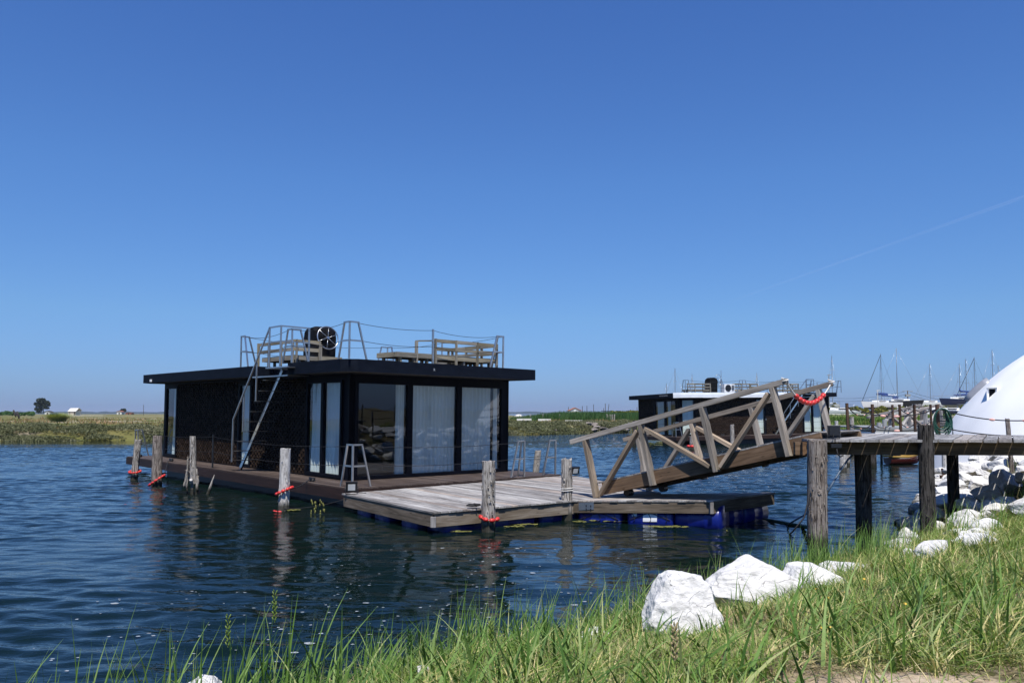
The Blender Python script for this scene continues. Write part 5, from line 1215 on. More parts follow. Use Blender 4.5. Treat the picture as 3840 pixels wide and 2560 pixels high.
# ------------------------------------------------------------------ foam and algae on the water
mb = MB()
for _ in range(330):
    if rng.random() < .75: x, y = rng.gauss(-.9, 1.5), rng.uniform(6.9, 12)
    else: x, y = rng.uniform(-4.5, 1.5), rng.uniform(6.2, 9)
    if sd_poly(np.array([[x, y]]), SHORE)[0] > -.2: continue
    r = rng.uniform(.003, .013)*(2.3 if rng.random() < .08 else 1); n = 7
    mb.add([(x+r*rng.uniform(.6, 1.4)*math.cos(2*math.pi*k/n)*1.5, y+r*rng.uniform(.6, 1.4)*math.sin(2*math.pi*k/n), .014) for k in range(n)], [tuple(range(n))])
o = mb.build('foam', MT['foam']); o['kind'] = 'stuff'
mb = MB()
def patch(cx, cy, L, wd, n, z=.012):
    for _ in range(n):
        x = cx+rng.uniform(-.5, .5)*L; y = cy+rng.gauss(0, wd*.4); r = rng.uniform(.012, .045); m = 6
        mb.add([(x+r*rng.uniform(.6, 1.3)*math.cos(2*math.pi*k/m)*1.6, y+r*rng.uniform(.5, 1.1)*math.sin(2*math.pi*k/m), z+rng.uniform(0, .012)) for k in range(m)], [tuple(range(m))])
for px0, px1, py, n in ((1900, 2010, 1968, 50), (1895, 1960, 1976, 20), (2215, 2242, 1954, 18), (2155, 2195, 1957, 20), (2265, 2375, 1956, 60), (2435, 2580, 1977, 60), (1690, 1760, 1995, 22), (1065, 1115, 1914, 50)):
    a = onz(px0, py, 0); b = onz(px1, py, 0); patch((a.x+b.x)/2, a.y, b.x-a.x, .10, n)
for px in (1175, 1208):
    q = onz(px, 1925, 0)
    for k in range(14): mb.ball((q.x+rng.uniform(-.05, .05), q.y, rng.uniform(-.05, .26)), .035, (0, 0, 1), .014, 6, 4)
o = mb.build('algae', MT['algae']); o['kind'] = 'stuff'

# ------------------------------------------------------------------ FAR BANK vegetation
def farpts(s0, s1, t0, t1, n, tp=1.0):
    s = NR.uniform(s0, s1, n); t = t0+(t1-t0)*NR.rand(n)**tp; B = fpt(s); r = np.hypot(B[:, 0], B[:, 1])[:, None]; P = B+B/r*t[:, None]
    return P, t
def fz(P, t): return far_h(P[:, 0], t)+fnoise(P, .12, 5.5, 4)*.16*np.clip(t/3, 0, 1)+fnoise(P, .8, 1.5, 3)*.10*np.clip(t+.2, 0, 1)
sA = float(np.interp(-60, fs[:, 0], cum)); sB = float(np.interp(-12, fs[:, 0], cum)); sM0 = float(np.interp(-4, fs[:, 0], cum)); sM1 = float(np.interp(13, fs[:, 0], cum)); sR0 = float(np.interp(24, fs[:, 0], cum)); sR1 = float(np.interp(62, fs[:, 0], cum))
# rounded shrubs along the shore: leaf quads on mound surfaces
mounds = []
for a, b, n in ((sA, sB, 260), (sM0, sM1, 95)):
    P, tt = farpts(a, b, -.35, 3.6, n); Z = far_h(P[:, 0], tt)
    for p, z, q in zip(P, Z, tt): mounds.append((p[0], p[1], z-.15, rng.uniform(.8, 1.9), rng.uniform(.22, .55), rng.random()))
Pq = []; rq = []
for x, y, z, r, h, c in mounds:
    m = int(620*r); a = NR.uniform(0, 6.28, m); u = np.sqrt(NR.rand(m)); zz = np.sqrt(1-u*u*.96)*h*NR.uniform(.8, 1.12, m)
    Pq.append(np.column_stack([x+r*u*np.cos(a), y+r*u*np.sin(a)*.8, z+zz])); rq.append(np.clip(c*.45+NR.rand(m)*.38+.1, 0, 1))
Pq = np.concatenate(Pq); rq = np.concatenate(rq); print('shrub quads', len(Pq))
o = quads('shore_shrubs', Pq, NR.uniform(.035, .085, len(Pq)), rq, MT['shrub'], flat=.0); o['kind'] = 'stuff'
# marsh turf: low tufts over the land
P1_, t1_ = farpts(sA-20, sB+5, 3, 60, 26000, 1.6); P2_, t2_ = farpts(sM0, sM1+5, 2.5, 30, 9000, 1.4); P = np.concatenate([P1_, P2_]); tt = np.concatenate([t1_, t2_])
g = fnoise(P, .25, 2.2, 3); k = g > -.12; P, tt, g = P[k], tt[k], g[k]; N = len(P)
o = blade_mesh('marsh_turf', np.column_stack([P, fz(P, tt)-.03]), NR.uniform(.1, .32, N)*(1+g), NR.uniform(.05, .12, N), NR.uniform(.1, .8, N), NR.uniform(0, 6.28, N), np.clip(.5+g*.9+NR.normal(0, .18, N), 0, 1), MT['marsh'], 2); o['kind'] = 'stuff'
# reeds behind the middle bank
P, tt = farpts(sM0, sM1+12, 9, 24, 30000); ang = P[:, 0]/P[:, 1]; k = (NR.rand(len(P)) < np.clip((ang+.005)/.05, .0, 1)) & (ang < .24) & ~((ang > .127) & (ang < .137) & (tt < 14)); P, tt = P[k], tt[k]; N = len(P)
hh = .55+.55*np.clip((P[:, 0]/P[:, 1]-.01)/.05, 0, 1)
o = blade_mesh('reed_bed', np.column_stack([P, fz(P, tt)-.05]), hh*NR.uniform(.65, 1.1, N), NR.uniform(.03, .07, N), NR.uniform(0, .35, N), NR.uniform(0, 6.28, N), NR.rand(N), MT['reed'], 2); o['kind'] = 'stuff'
P, tt = farpts(sR0, sR1, .3, 20, 30000, 1.3); N = len(P); g = fnoise(P, .3, 6.2, 3)
o = blade_mesh('right_bank_grass', np.column_stack([P, fz(P, tt)-.03]), NR.uniform(.15, .5, N), NR.uniform(.04, .09, N), NR.uniform(.1, .8, N), NR.uniform(0, 6.28, N), np.clip(.3+g*.6+NR.normal(0, .16, N), 0, .72), MT['grass'], 2); o['kind'] = 'stuff'
# scrub band behind the boatyard, and dark scrub at far left
def scrub(name, px0, px1, py_top, py_bot, D0, D1, n, mat, size):
    q = []
    for _ in range(n):
        px = rng.uniform(px0, px1); D = rng.uniform(D0, D1); tb = at(px, py_bot, D).z; tz = at(px, py_top, D).z; hgt = (tz-tb)*(.72+.45*mn.fractal(Vector((px*.02, 1.1, 0)), 1, 2, 4)); q.append((at(px, py_top, D).x, D, tb+hgt*rng.random()**.6))
    q = np.array(q); o = quads(name, q, NR.uniform(size*.5, size, len(q)), NR.rand(len(q)), mat); o['kind'] = 'stuff'
scrub('boatyard_scrub', 3100, 3620, 1517, 1562, 112, 128, 9000, MT['hedge'], .30)
scrub('far_left_scrub', -60, 130, 1543, 1556, 165, 185, 2600, MT['reed'], .35)
scrub('far_middle_scrub', 2290, 2420, 1538, 1552, 120, 130, 1600, MT['hedge'], .25)

q = []  # unseen tree belt behind the camera, added to darken the window reflections
for _ in range(46):
    cx, cy = rng.uniform(-60, 60), rng.uniform(-46, -34); hh = rng.uniform(4.5, 9.5); r = rng.uniform(2.5, 4.5)
    m = 260; a = NR.normal(size=(m, 3)); a /= np.linalg.norm(a, axis=1)[:, None]; a *= NR.uniform(.6, 1.05, m)[:, None]; q.append(np.column_stack([cx+a[:, 0]*r, cy+a[:, 1]*r, 1.2+hh*.5+a[:, 2]*hh*.55]))
q = np.concatenate(q); q = q[q[:, 2] > .8]; o = quads('unseen_tree_belt', q, NR.uniform(.3, .7, len(q)), NR.rand(len(q)), MT['crown']); o['kind'] = 'stuff'
# ------------------------------------------------------------------ BOATS
def hull_mesh(t, L, beam_, free, draft, mat_top, mat_bot, bow=1):
    """a hull along +x (bow at +x), gunwale at z=free, keel line at z=-draft"""
    def ring(f):
        x = -L/2+L*f; b = beam_/2*(math.sin(math.pi*min(1, .28+.72*f/1.0)) if f > .3 else .80+.2*f/.3)
        b = beam_/2*max(.03, (1-max(0, (f-.45)/.55)**2.2))*(.82+.18*min(1, f/.35)); sh = free*(1+.22*f*f); kd = draft*(1-max(0, (f-.55)/.45)**2)*(.55+.45*min(1, f/.3))
        xs = x+(.10*L*0)
        return [(x+.06*L*f, b, sh), (x+.03*L*f, b*.96, sh*.45), (x, b*.78, 0), (x-.01*L, b*.35, -kd*.7), (x-.02*L*f, 0, -kd), (x-.01*L, -b*.35, -kd*.7), (x, -b*.78, 0), (x+.03*L*f, -b*.96, sh*.45), (x+.06*L*f, -b, sh)]
    N = 14; R = [ring(i/N) for i in range(N+1)]
    top = MB(); bot = MB(); K = 9
    def strip(mb, js):
        vs = [Vector(R[i][j]) for i in range(N+1) for j in js]; n = len(js)
        mb.add(vs, [(i*n+k, i*n+k+1, (i+1)*n+k+1, (i+1)*n+k) for i in range(N) for k in range(n-1)], smooth=True)
    strip(top, (0, 1, 2)); strip(top, (6, 7, 8)); strip(bot, (2, 3, 4, 5, 6))
    top.add([Vector(R[0][j]) for j in (0, 1, 2, 6, 7, 8)], [(0, 1, 2, 3, 4, 5)]); bot.add([Vector(R[0][j]) for j in (2, 3, 4, 5, 6)], [(0, 1, 2, 3, 4)])
    top.build('hull', mat_top, t); bot.build('keel_paint', mat_bot, t)
    dk = MB(); vs = [Vector((R[i][j][0], R[i][j][1], R[i][j][2]-.04)) for i in range(N+1) for j in (0, 8)]; dk.add(vs, [(2*i, 2*i+1, 2*i+3, 2*i+2) for i in range(N)]); dk.build('boat_deck', MT['white_paint'], t)
    return lambda f: -L/2+L*f
def sailboat(label, px, ytop, D, L=8.5, yaw=0, keelz=2.45, hullmat='white_paint', botmat='navy_gel', cover=None, free=1.05, group='sailing boats laid up beyond the lagoon', boom=0, roller=False, bimini=False, hullbase=None):
    """px, ytop: mast head in the photo; yaw 0 = bow to photo left"""
    top = at(px, ytop, D); wl = keelz+.75
    t = thing('sailboat', label, 'sailboat', (top.x, D, wl), (0, 0, math.pi+yaw), group)
    hull_mesh(t, L, L*.30, free, .75, MT[hullmat], MT[botmat])
    ks = MB(); ks.box((-.5, -.08, -1.55), (.7, .08, -.55)); ks.build('keel', MT[botmat], t)
    cb = MB(); cb.prism([(-L*.14, -.75), (L*.20, -.5), (L*.26, 0), (L*.20, .5), (-L*.14, .75)], free, free+.42); cb.build('cabin', MT['white_paint'], t)
    wn = MB()
    for s in (-1, 1): wn.box((-L*.08, s*.69-.02, free+.16), (L*.12, s*.69+.02, free+.30))
    wn.build('window', MT['navy'], t)
    H = top.z-wl; r = .075
    m = MB(); m.cyl((0, 0, free+.3), (0, 0, H), r, r*.75, 8)
    ms = m.build('mast', MT['steel'], t)
    m = MB()
    for f in (.45, .72) if H > 9 else (.5,): m.cyl((0, -.75*(1.3-f), free+(H-free)*f), (0, .75*(1.3-f), free+(H-free)*f), .03, n=5); m.build('spreader', MT['steel'], ms); m = MB()
    m.cyl((-.25, 0, H), (.25, 0, H+.05), .02, n=4); m.cyl((.0, 0, H), (0, 0, H+.35), .015, n=4); m.build('masthead', MT['steel'], ms)
    m = MB(); rw = .016
    m.tube([Vector((L*.47+.06*L, 0, free*1.2)), Vector((0, 0, H-.1))], .055 if roller else rw, 5); m.tube([Vector((-L*.47, 0, free)), Vector((0, 0, H-.05))], rw, 4)
    for s in (-1, 1): m.tube([Vector((0, s*L*.13, free)), Vector((0, s*.6, free+(H-free)*.5)), Vector((0, 0, H-.3))], rw, 4)
    m.build('rigging', MT['plastic_black'] if roller else MT['steel'], t)
    bz = free+1.35; m = MB(); m.cyl((0, 0, bz), (-L*.36, 0, bz+.05), .06, n=6); b = m.build('boom', MT['steel'], t)
    if cover:
        m = MB(); m.tube([Vector((.08, 0, bz+.9)), Vector((0, 0, bz+.3)), Vector((-.3, 0, bz+.18)), Vector((-L*.2, 0, bz+.12)), Vector((-L*.36, 0, bz+.12))], [.06, .17, .20, .17, .09], 8); m.build('sail_cover', MT[cover], t)
    if bimini:
        m = MB(); m.tube([Vector((-L*.2, 0, free+1.5)), Vector((-L*.3, 0, free+1.62)), Vector((-L*.44, 0, free+1.55))], [.25, .3, .25], 6); m.build('bimini', MT['blue_canvas'], t)
        m = MB(); m.prism([(-L*.1, -.6), (L*.02, -.5), (L*.02, .5), (-L*.1, .6)], free+.4, free+1.0); m.build('spray_hood', MT['blue_canvas'], t)
    m = MB()
    for s in (-1, 1):
        m.tube([Vector((-L*.45+L*.94*i/10, s*L*.15*max(.05, 1-max(0, (i/10-.5)/.5)**2.2), free*1.1+.5)) for i in range(11)], .014, 4)
        for i in range(0, 11, 2): y = s*L*.15*max(.05, 1-max(0, (i/10-.5)/.5)**2.2); m.cyl((-L*.45+L*.94*i/10, y, free), (-L*.45+L*.94*i/10, y, free*1.1+.5), .014, n=4)
    m.build('guard_rail', MT['steel'], t)
    cr = MB()
    for x in (-L*.22, L*.18):
        for s in (-1, 1): cr.beam((x, s*L*.17, keelz-wl-1.2), (x, s*L*.09, -.15), .1, .1)
    cr.build('cradle', MT['steel'], t)
    return t
sailboat('white sloop with furled dark headsail and navy sail cover, leftmost laid up boat', 3302, 1329, 170, 8.6, .15, 2.45, 'white_paint', 'navy_gel', 'blue_canvas', roller=True)
sailboat('black hulled sloop with blue spray hood and the tallest mast', 3361, 1308, 172, 9.4, math.pi-.35, 2.75, 'plastic_black', 'navy_gel', None, bimini=True)
sailboat('white sloop with a lone grey mast between the black boat and the hose post', 3486, 1366, 175, 8.4, .2, 2.5, 'white_paint', 'white_paint')
sailboat('blue hulled sloop with navy sail cover partly hidden by the dome', 3597, 1365, 150, 8.5, .25, 2.75, 'navy_gel', 'rib_grey', 'blue_canvas')
sailboat('sloop with bright white mast and blue sail cover beside the dome', 3621, 1348, 158, 8.2, math.pi+.2, 2.3, 'white_paint', 'navy_gel', 'blue_canvas')
sailboat('sloop with dark furled headsail whose hull hides behind the dome edge', 3653, 1341, 165, 9, .1, 2.3, 'white_paint', 'navy_gel', roller=True)
sailboat('sloop whose tall mast rises behind the dome shoulder', 3720, 1314, 160, 9, .3, 2.2)
sailboat('sloop with short twin topped mast just above the dome', 3743, 1372, 168, 8, -.3, 2.2)
sailboat('small sloop with stubby mast left of the dome window', 3690, 1418, 190, 7, .3, 2.0)
sailboat('sloop behind the far houseboat right end with tall thin mast', 3119, 1335, 150, 8.6, 1.2, 1.7)
sailboat('sloop with blue furled sail behind the left part of the far houseboat', 2531, 1384, 150, 8, -1.0, .2)
sailboat('sloop with the shortest mast at the left of the far houseboat roof', 2499, 1440, 170, 7, .6, .1)
sailboat('sloop with lone pale mast right of the blue furled sail', 2595, 1405, 160, 7.6, 1.1, .1)
sailboat('sloop with mast top peeping over the left roof terrace of the far houseboat', 2701, 1424, 165, 7.5, .6, .1)
sailboat('sloop with mast rising behind the middle of the far houseboat roof', 2838, 1400, 168, 7.5, .9, .1)
def motorboat(label, px, py, D, L, yaw, mat='white_paint', top=True):
    q = at(px, py, D); t = thing('motorboat', label, 'motorboat', (q.x, D, q.z), (0, 0, math.pi+yaw), 'small boats along the low pontoon')
    hull_mesh(t, L, L*.36, .55, .3, MT[mat], MT['navy_gel'])
    m = MB(); m.prism([(-L*.18, -L*.12), (L*.18, -L*.08), (L*.3, 0), (L*.18, L*.08), (-L*.18, L*.12)], .55, .95); m.build('cabin', MT['white_paint'], t)
    m = MB(); m.prism([(-L*.1, -L*.125), (L*.12, -L*.10), (L*.12, L*.10), (-L*.1, L*.125)], .70, .84); m.build('window', MT['navy'], t)
    m = MB(); m.tube([Vector((-L*.3, -.7, .6)), Vector((-L*.3, -.7, 1.4)), Vector((-L*.3, .7, 1.4)), Vector((-L*.3, .7, .6))], .03, 5); m.tube([Vector((L*.1, -.6, .9)), Vector((L*.45, -.1, 1.15)), Vector((L*.45, .1, 1.15)), Vector((L*.1, .6, .9))], .02, 5); m.build('rail', MT['steel'], t)
    m = MB(); m.box((-L*.55, -.2, .1), (-L*.48, .2, .9)); m.build('outboard', MT['plastic_black'], t)
    return t
motorboat('long white motorboat beside the far houseboat right end', 3152, 1553, 112, 5.6, .25)
motorboat('white motorboat behind the sloping gangway at the pontoon', 3405, 1556, 108, 5, .1)
motorboat('white launch at the pontoon just left of the hose post', 3470, 1555, 106, 4.6, math.pi-.1)
motorboat('dark blue sided launch at the pontoon left of the dome', 3563, 1556, 102, 5, .1, 'navy_gel')
# small yellow and red boat under the landing
q = at(3384, 1724, 31.0); t = thing('dinghy', 'red dinghy with yellow top rail, colours darkened for shade, floating under the jetty', 'dinghy', (q.x, q.y, .05), (0, 0, .1)); hull_mesh(t, 1.25, .7, .2, .1, MT['shaded_red'], MT['shaded_red'])
m = MB(); m.tube([Vector((-.6, -.3, .26)), Vector((0, -.35, .26)), Vector((.62, 0, .3)), Vector((0, .35, .26)), Vector((-.6, .3, .26))], .045, 6); m.build('rim', MT['shaded_yellow'], t)
# ------------------------------------------------------------------ pontoon, poles, ramps on the right
def flatbox(name, label, cat, px0, px1, py_top, thick, D, depth, mat, D1=None):
    a = at(px0, py_top, D); b = at(px1, py_top, D1 or D); z = a.z; t = MB(); t.prism([(0, 0), (b.x-a.x, b.y-a.y), (b.x-a.x, b.y-a.y+depth), (0, depth)], -thick, 0)
    o = t.build(name, mat); o.location = (a.x, a.y, z); return tag(o, label, cat)
t = thing('pontoon', 'long low pontoon with pale top and dark edge across the right bank', 'pontoon', at(3105, 1555, 103)); Lx = at(3580, 1555, 103).x-at(3105, 1555, 103).x
m = MB(); m.box((0, 0, 0), (Lx, 2.2, .14)); m.build('walkway', MT['stone_wall'], t); m = MB(); m.box((0, .1, -.35), (Lx, 2.1, -.002)); m.build('edge_beam', MT['plastic_black'], t)
t = thing('utility_pole', 'power pole with crossarm standing behind the laid up boats', 'utility pole', at(3405, 1530, 230)); z0 = at(3405, 1530, 230)
h = at(3405, 1464, 230).z-z0.z; m = MB(); m.cyl((0, 0, -3), (0, 0, h), .17, .13, 8); m.build('pole', MT['post_brown'], t); m = MB(); m.beam((-1.5, 0, h-.2), (1.5, 0, h-.2), .15, .15); m.beam((-.7, 0, h-1.4), (.7, 0, h-1.4), .6, .7); m.build('crossarm', MT['rib_grey'], t)
m = MB(); lx = at(3080, 1492, 260)-z0; rx_ = at(3860, 1470, 230)-z0
for dz in (-.1, -1.0): m.tube(sag(Vector((0, 0, h+dz)), Vector((lx.x, lx.y, h+dz-1.2)), 1.2, 16), .035, 4); m.tube(sag(Vector((0, 0, h+dz)), Vector((rx_.x, rx_.y, h+dz)), 3.2, 20), .035, 4)
m.build('power_cable', MT['rope'], t)
for px, py0, py1, D, lb in ((3292, 1462, 1515, 160, 'white pole with a bent top left of the black hulled boat'), (3111, 1403, 1558, 140, 'pole with crossed top beside the far houseboat right end'), (3546, 1496, 1525, 150, 'short dark pole behind the right gangway')):
    q = at(px, py1, D); t = thing('pole', lb, 'pole', q); m = MB(); H = at(px, py0, D).z-q.z; m.cyl((0, 0, -1.5), (0, 0, H), .10, .08, 6); m.cyl((-.3, 0, H-.15), (.5, 0, H-.05), .05, n=5); m.build('pole_tube', MT['stone_wall'] if px < 3400 and px > 3200 else MT['rib_grey'], t)
# ribbed grey platform and the second gangway
t = thing('ribbed_platform', 'grey ribbed side of a floating platform behind the jetty rope posts', 'platform', at(3284, 1602, 20.5)); a = at(3284, 1602, 20.5); Lx = at(3546, 1602, 20.5).x-a.x; zb = at(3284, 1619, 20.5).z-a.z
m = MB(); n = 34
for i in range(5): m.box((0, 0, zb+(-zb)*i/5+.002), (Lx, .02+.012*(i % 2), zb+(-zb)*(i+1)/5-.002))
for i in range(n): m.beam((Lx*i/n, -.004, zb+.006), (Lx*(i+.45)/n, -.004, -.006), .008, .012)
m.build('ribbed_side', MT['rib_grey'], t); m = MB(); m.box((0, .035, -.03), (Lx, 3.5, 0.0)); m.build('platform_top', MT['rib_grey'], t); m = MB(); m.box((-.02, -.01, zb-.05), (Lx+.02, 3.4, zb-.005)); m.build('white_base', MT['white_paint'], t)
m = MB()
for px in (3310, 3331): q = at(px, 1602, 21)-a; m.cyl((q.x, .7, 0), (q.x, .7, .12 if px == 3310 else .20), .06, n=8)
m.build('bollard', MT['rib_grey'], t)
A2 = at(3290, 1608, 33); A3 = at(3480, 1566, 38.5)
hd2 = math.atan2(A3.y-A2.y, A3.x-A2.x); a_ = at(3348, 1558, 30); gangway('pale timber gangway rising to the right behind the brown rope posts', Vector((a_.x, 30, .98)), .69, .11, wd=.75, h=.90, S=(0, 1.45, 2.9, 4.35), mats=('dock_wood', 'gang_wood'), end=.6)
t = thing('plank_stack', 'dark stack of long boards left of the dome', 'timber stack', at(3538, 1596, 30)); m = MB()
for i in range(5): m.beam((0, 0, .09*i), (.62, .1, .09*i), .5, .055, jit=.01)
m.build('board', MT['gang_wood'], t)['kind'] = 'stuff'
# ------------------------------------------------------------------ TREES, HUTS, POSTS far away
def crown_tree(label, px, py_base, D, blobs, trunks, leafmat='crown', leaf=.28, per=420, cat='tree'):
    """blobs: (px, py, rx_px, ry_px); trunks: polylines in photo px"""
    b = at(px, py_base, D); t = thing('tree', label, cat, b); s = D/F
    m = MB()
    for pl, r0, r1 in trunks:
        pts = [at(x, y, D+rng.uniform(-.5, .5))-b for x, y in pl]; m.tube(pts, [(r0+(r1-r0)*i/(len(pts)-1))*s for i in range(len(pts))], 7)
    m.build('trunk', MT['trunk'], t)
    Q = []; Rn = []
    for x, y, rx, ry in blobs:
        c = at(x, y, D)-b; n = int(per*rx*ry/60)+40; a = NR.normal(size=(n, 3)); a /= np.linalg.norm(a, axis=1)[:, None]; rr = NR.uniform(.55, 1.08, n)[:, None]
        q = a*rr*np.array([rx*s, rx*s*.9, ry*s]); k = q[:, 2] > -ry*s*.55; q = q[k]; Q.append(q+np.array(c)); Rn.append(np.clip(NR.rand(len(q))*.7+rng.uniform(0, .3), 0, 1))
    quads('crown', np.concatenate(Q), NR.uniform(leaf*.5, leaf, sum(map(len, Q))), np.concatenate(Rn), MT[leafmat], parent=t)
    return t
crown_tree('tall dark clustered pine on the left horizon beside a round hut', 157, 1549, 330, [(150, 1501, 13, 8), (161, 1500, 9, 7), (138, 1514, 9, 6), (176, 1511, 11, 8), (183, 1519, 5, 5), (146, 1520, 10, 8), (160, 1518, 10, 9), (137, 1534, 7, 7), (143, 1543, 6, 6), (172, 1530, 11, 4), (150, 1535, 8, 8), (160, 1508, 14, 6), (168, 1523, 10, 6)],
    [([(154, 1550), (154, 1530), (152, 1510)], 2.0, 1.0), ([(162, 1550), (163, 1528), (166, 1512)], 1.6, .8), ([(144, 1549), (143, 1535), (146, 1520)], 1.3, .6), ([(163, 1530), (175, 1528), (185, 1532), (184, 1541)], .8, .3)], leaf=.5, per=230)
crown_tree('round dark bushy tree on the left horizon near the small stone house', 462, 1547, 330, [(461, 1539, 8, 6), (467, 1538, 5, 5), (456, 1541, 5, 4)], [([(461, 1548), (461, 1540)], 1.5, 1)], leaf=.5, per=700)
crown_tree('thin leafy young tree behind the far houseboat right end', 3128, 1562, 118, [(3130, 1512, 5, 4), (3124, 1524, 7, 5), (3132, 1528, 6, 5), (3126, 1540, 5, 4)], [([(3127, 1563), (3127, 1540), (3128, 1515)], .9, .3)], 'hedge', .12, 160)
# pampas-like clump
q = at(218, 1581, 74); z = q.z; n = 2600; a = NR.uniform(0, 6.28, n); r = np.abs(NR.normal(0, .22, n)); P = np.column_stack([q.x+r*np.cos(a), q.y+r*np.sin(a), np.full(n, z-.05)])
o = blade_mesh('grass_clump', P, NR.uniform(.6, 1.15, n), NR.uniform(.02, .05, n), NR.uniform(.3, 1.4, n), a+NR.normal(0, .5, n), NR.rand(n), MT['pampas'], 4); tag(o, 'big pale green arching grass clump on the left marsh', 'grass clump')
# hut
q = at(256, 1557, 215); s = 215/F; t = thing('hut', 'small pale plank hut with pitched roof on a deck, left marsh', 'hut', (q.x, 215, q.z), (0, 0, -.22))
m = MB(); W_, Dp, Hh = 32*s, 2.0, 17*s
for i in range(6): m.beam((0, -.02, Hh*(i+.5)/6), (W_, -.02, Hh*(i+.5)/6), .08, Hh/6-.05)
m.box((.03, .03, 0), (W_-.03, Dp, Hh)); m.build('wall', MT['hut_wood'], t)
m = MB(); m.prism([(-.1, -.3), (W_+.25, -.3), (W_+.25, Dp*.55), (-.1, Dp*.55)], 0, .07, M=Matrix.Translation((0, 0, Hh-.02)) @ Matrix.Rotation(.68, 4, 'X')); m.prism([(-.1, 0), (W_+.25, 0), (W_+.25, 1.3), (-.1, 1.3)], 0, .06, M=Matrix.Translation((0, 1.0, Hh+.75)) @ Matrix.Rotation(-.6, 4, 'X')); m.build('roof', MT['stone_wall'], t)
m = MB(); m.box((W_*.78, -.09, 0), (W_*.98, -.065, Hh*.9)); m.box((W_*.18, -.09, 0), (W_*.24, -.065, Hh*.8)); m.build('door', MT['trunk'], t)
t = thing('boardwalk', 'low pale boardwalk running right from the small plank hut', 'boardwalk', at(250, 1558, 205)); m = MB(); L_ = at(385, 1555, 205).x-at(250, 1558, 205).x
m.box((0, 0, 0), (L_, 1.6, .08)); m.box((L_*.5, -2, -.2), (L_*1.6, -1.2, -.12)); m.build('planking', MT['stone_wall'], t)
for k, (px, py, D, Wm, Hm, lb, wm, rm) in enumerate(((178, 1549, 325, 1.1, .55, 'tiny round stone hut right of the tall pine', 'stone_wall', 'trunk'), (447, 1548, 320, .95, .5, 'small stone house left of the round bushy tree', 'stone_wall', 'terracotta'), (2157, 1552, 190, 1.4, .85, 'white house gable with red roof above the middle reeds', 'white_paint', 'terracotta'), (482, 1549, 320, 1.1, .15, 'low red roofed shed right of the round bushy tree', 'terracotta', 'terracotta'))):
    q = at(px, py, D); t = thing('house', lb, 'house', (q.x, D, q.z), (0, 0, .1)); m = MB(); m.box((-Wm, 0, -.6), (Wm, 3, Hm)); m.add([(-Wm, 0, Hm), (Wm, 0, Hm), (0, 0, Hm*1.7)], [(0, 1, 2)]); m.build('wall', MT[wm], t)
    m = MB()
    for sgn in (-1, 1): m.beam((sgn*Wm*1.12, 1.4, Hm*.93), (0, 1.4, Hm*1.78), 3.2, .12, up=(0, .01, 1))
    m.build('roof', MT[rm], t); m = MB(); m.box((-.25, -.03, -.5), (.25, -.005, Hm*.6)); m.build('door', MT['dark_in'], t)
# leaning stumps
for px0, py0, px1, py1, D, lb in ((67, 1538, 50, 1553, 95, 'left one of two dark leaning stumps on the marsh'), (63, 1542, 71, 1563, 90, 'right one of two dark leaning stumps on the marsh')):
    a = at(px0, py0, D); b = at(px1, py1, D)
    if px0 == 67: a, b = at(50, 1537, D), at(59, 1557, D)
    t = thing('stump', lb, 'stump', b, None, 'dark stumps on the marsh'); m = MB(); m.tube([Vector((0, 0, -.2)), Vector((0, 0, 0)), (a-b)*.5, (a-b)], [.10, .12, .14, .08], 8); m.build('stump_wood', MT['bark_black'], t)
# thin poles on the far horizon
for px, y0, y1, D, lb in ((538, 1517, 1549, 260, 'lone tall post on the left horizon'), (2132, 1525, 1549, 210, 'leftmost thin pole above the middle reeds'), (2146, 1529, 1541, 230, 'thin pole behind the white gable'), (2184, 1522, 1543, 210, 'thin pole right of the white gable'), (2201, 1521, 1543, 210, 'second thin pole right of the white gable'), (2226, 1516, 1543, 210, 'third thin pole right of the white gable'), (2264, 1529, 1542, 230, 'short thin pole before the tall pair'), (2270, 1512, 1541, 210, 'left pole of the tall pair above the reeds'), (2279, 1514, 1541, 210, 'right slanting pole of the tall pair above the reeds'), (2389, 1526, 1548, 230, 'thin pole just left of the far houseboat')):
    q = at(px, y1, D); t = thing('pole', lb, 'pole', q, None, 'thin poles on the horizon'); m = MB(); m.cyl((0, 0, -1), (0.35 if px == 2279 else 0, 0, at(px, y0, D).z-q.z), .09, .07, 6); m.build('pole_wood', MT['trunk'], t)
for px, y0, y1, D, lb in ((1990, 1552, 1570, 88, 'left short grey fence post on the middle bank'), (2036, 1551, 1567, 88, 'middle short grey fence post on the middle bank'), (2099, 1552, 1571, 88, 'right short pale fence post on the middle bank'), (2076, 1567, 1574, 84, 'small marker stone')):
    if 'stone' in lb: continue
    q = at(px, y1, D); t = thing('fence_post', lb, 'fence post', q, None, 'short posts on the middle bank'); m = MB(); m.cyl((0, 0, -.2), (0, 0, at(px, y0, D).z-q.z), .07, .06, 7); m.build('post_wood', MT['bark_grey'], t)
for i, px in enumerate((2275, 2281, 2288, 2295, 2303)):
    D = 92; q = at(px, 1574, D); t = thing('old_post', 'weathered old post, number %s from the left in the cluster by the reeds' % ('one', 'two', 'three', 'four', 'five')[i], 'post', q, None, 'cluster of old posts by the reeds'); m = MB(); m.cyl((0, 0, -.2), (rng.uniform(-.08, .08), 0, at(px, 1553+rng.uniform(-2, 2), D).z-q.z), .085, .08, 8); m.build('post_wood', MT['bark_grey'], t)
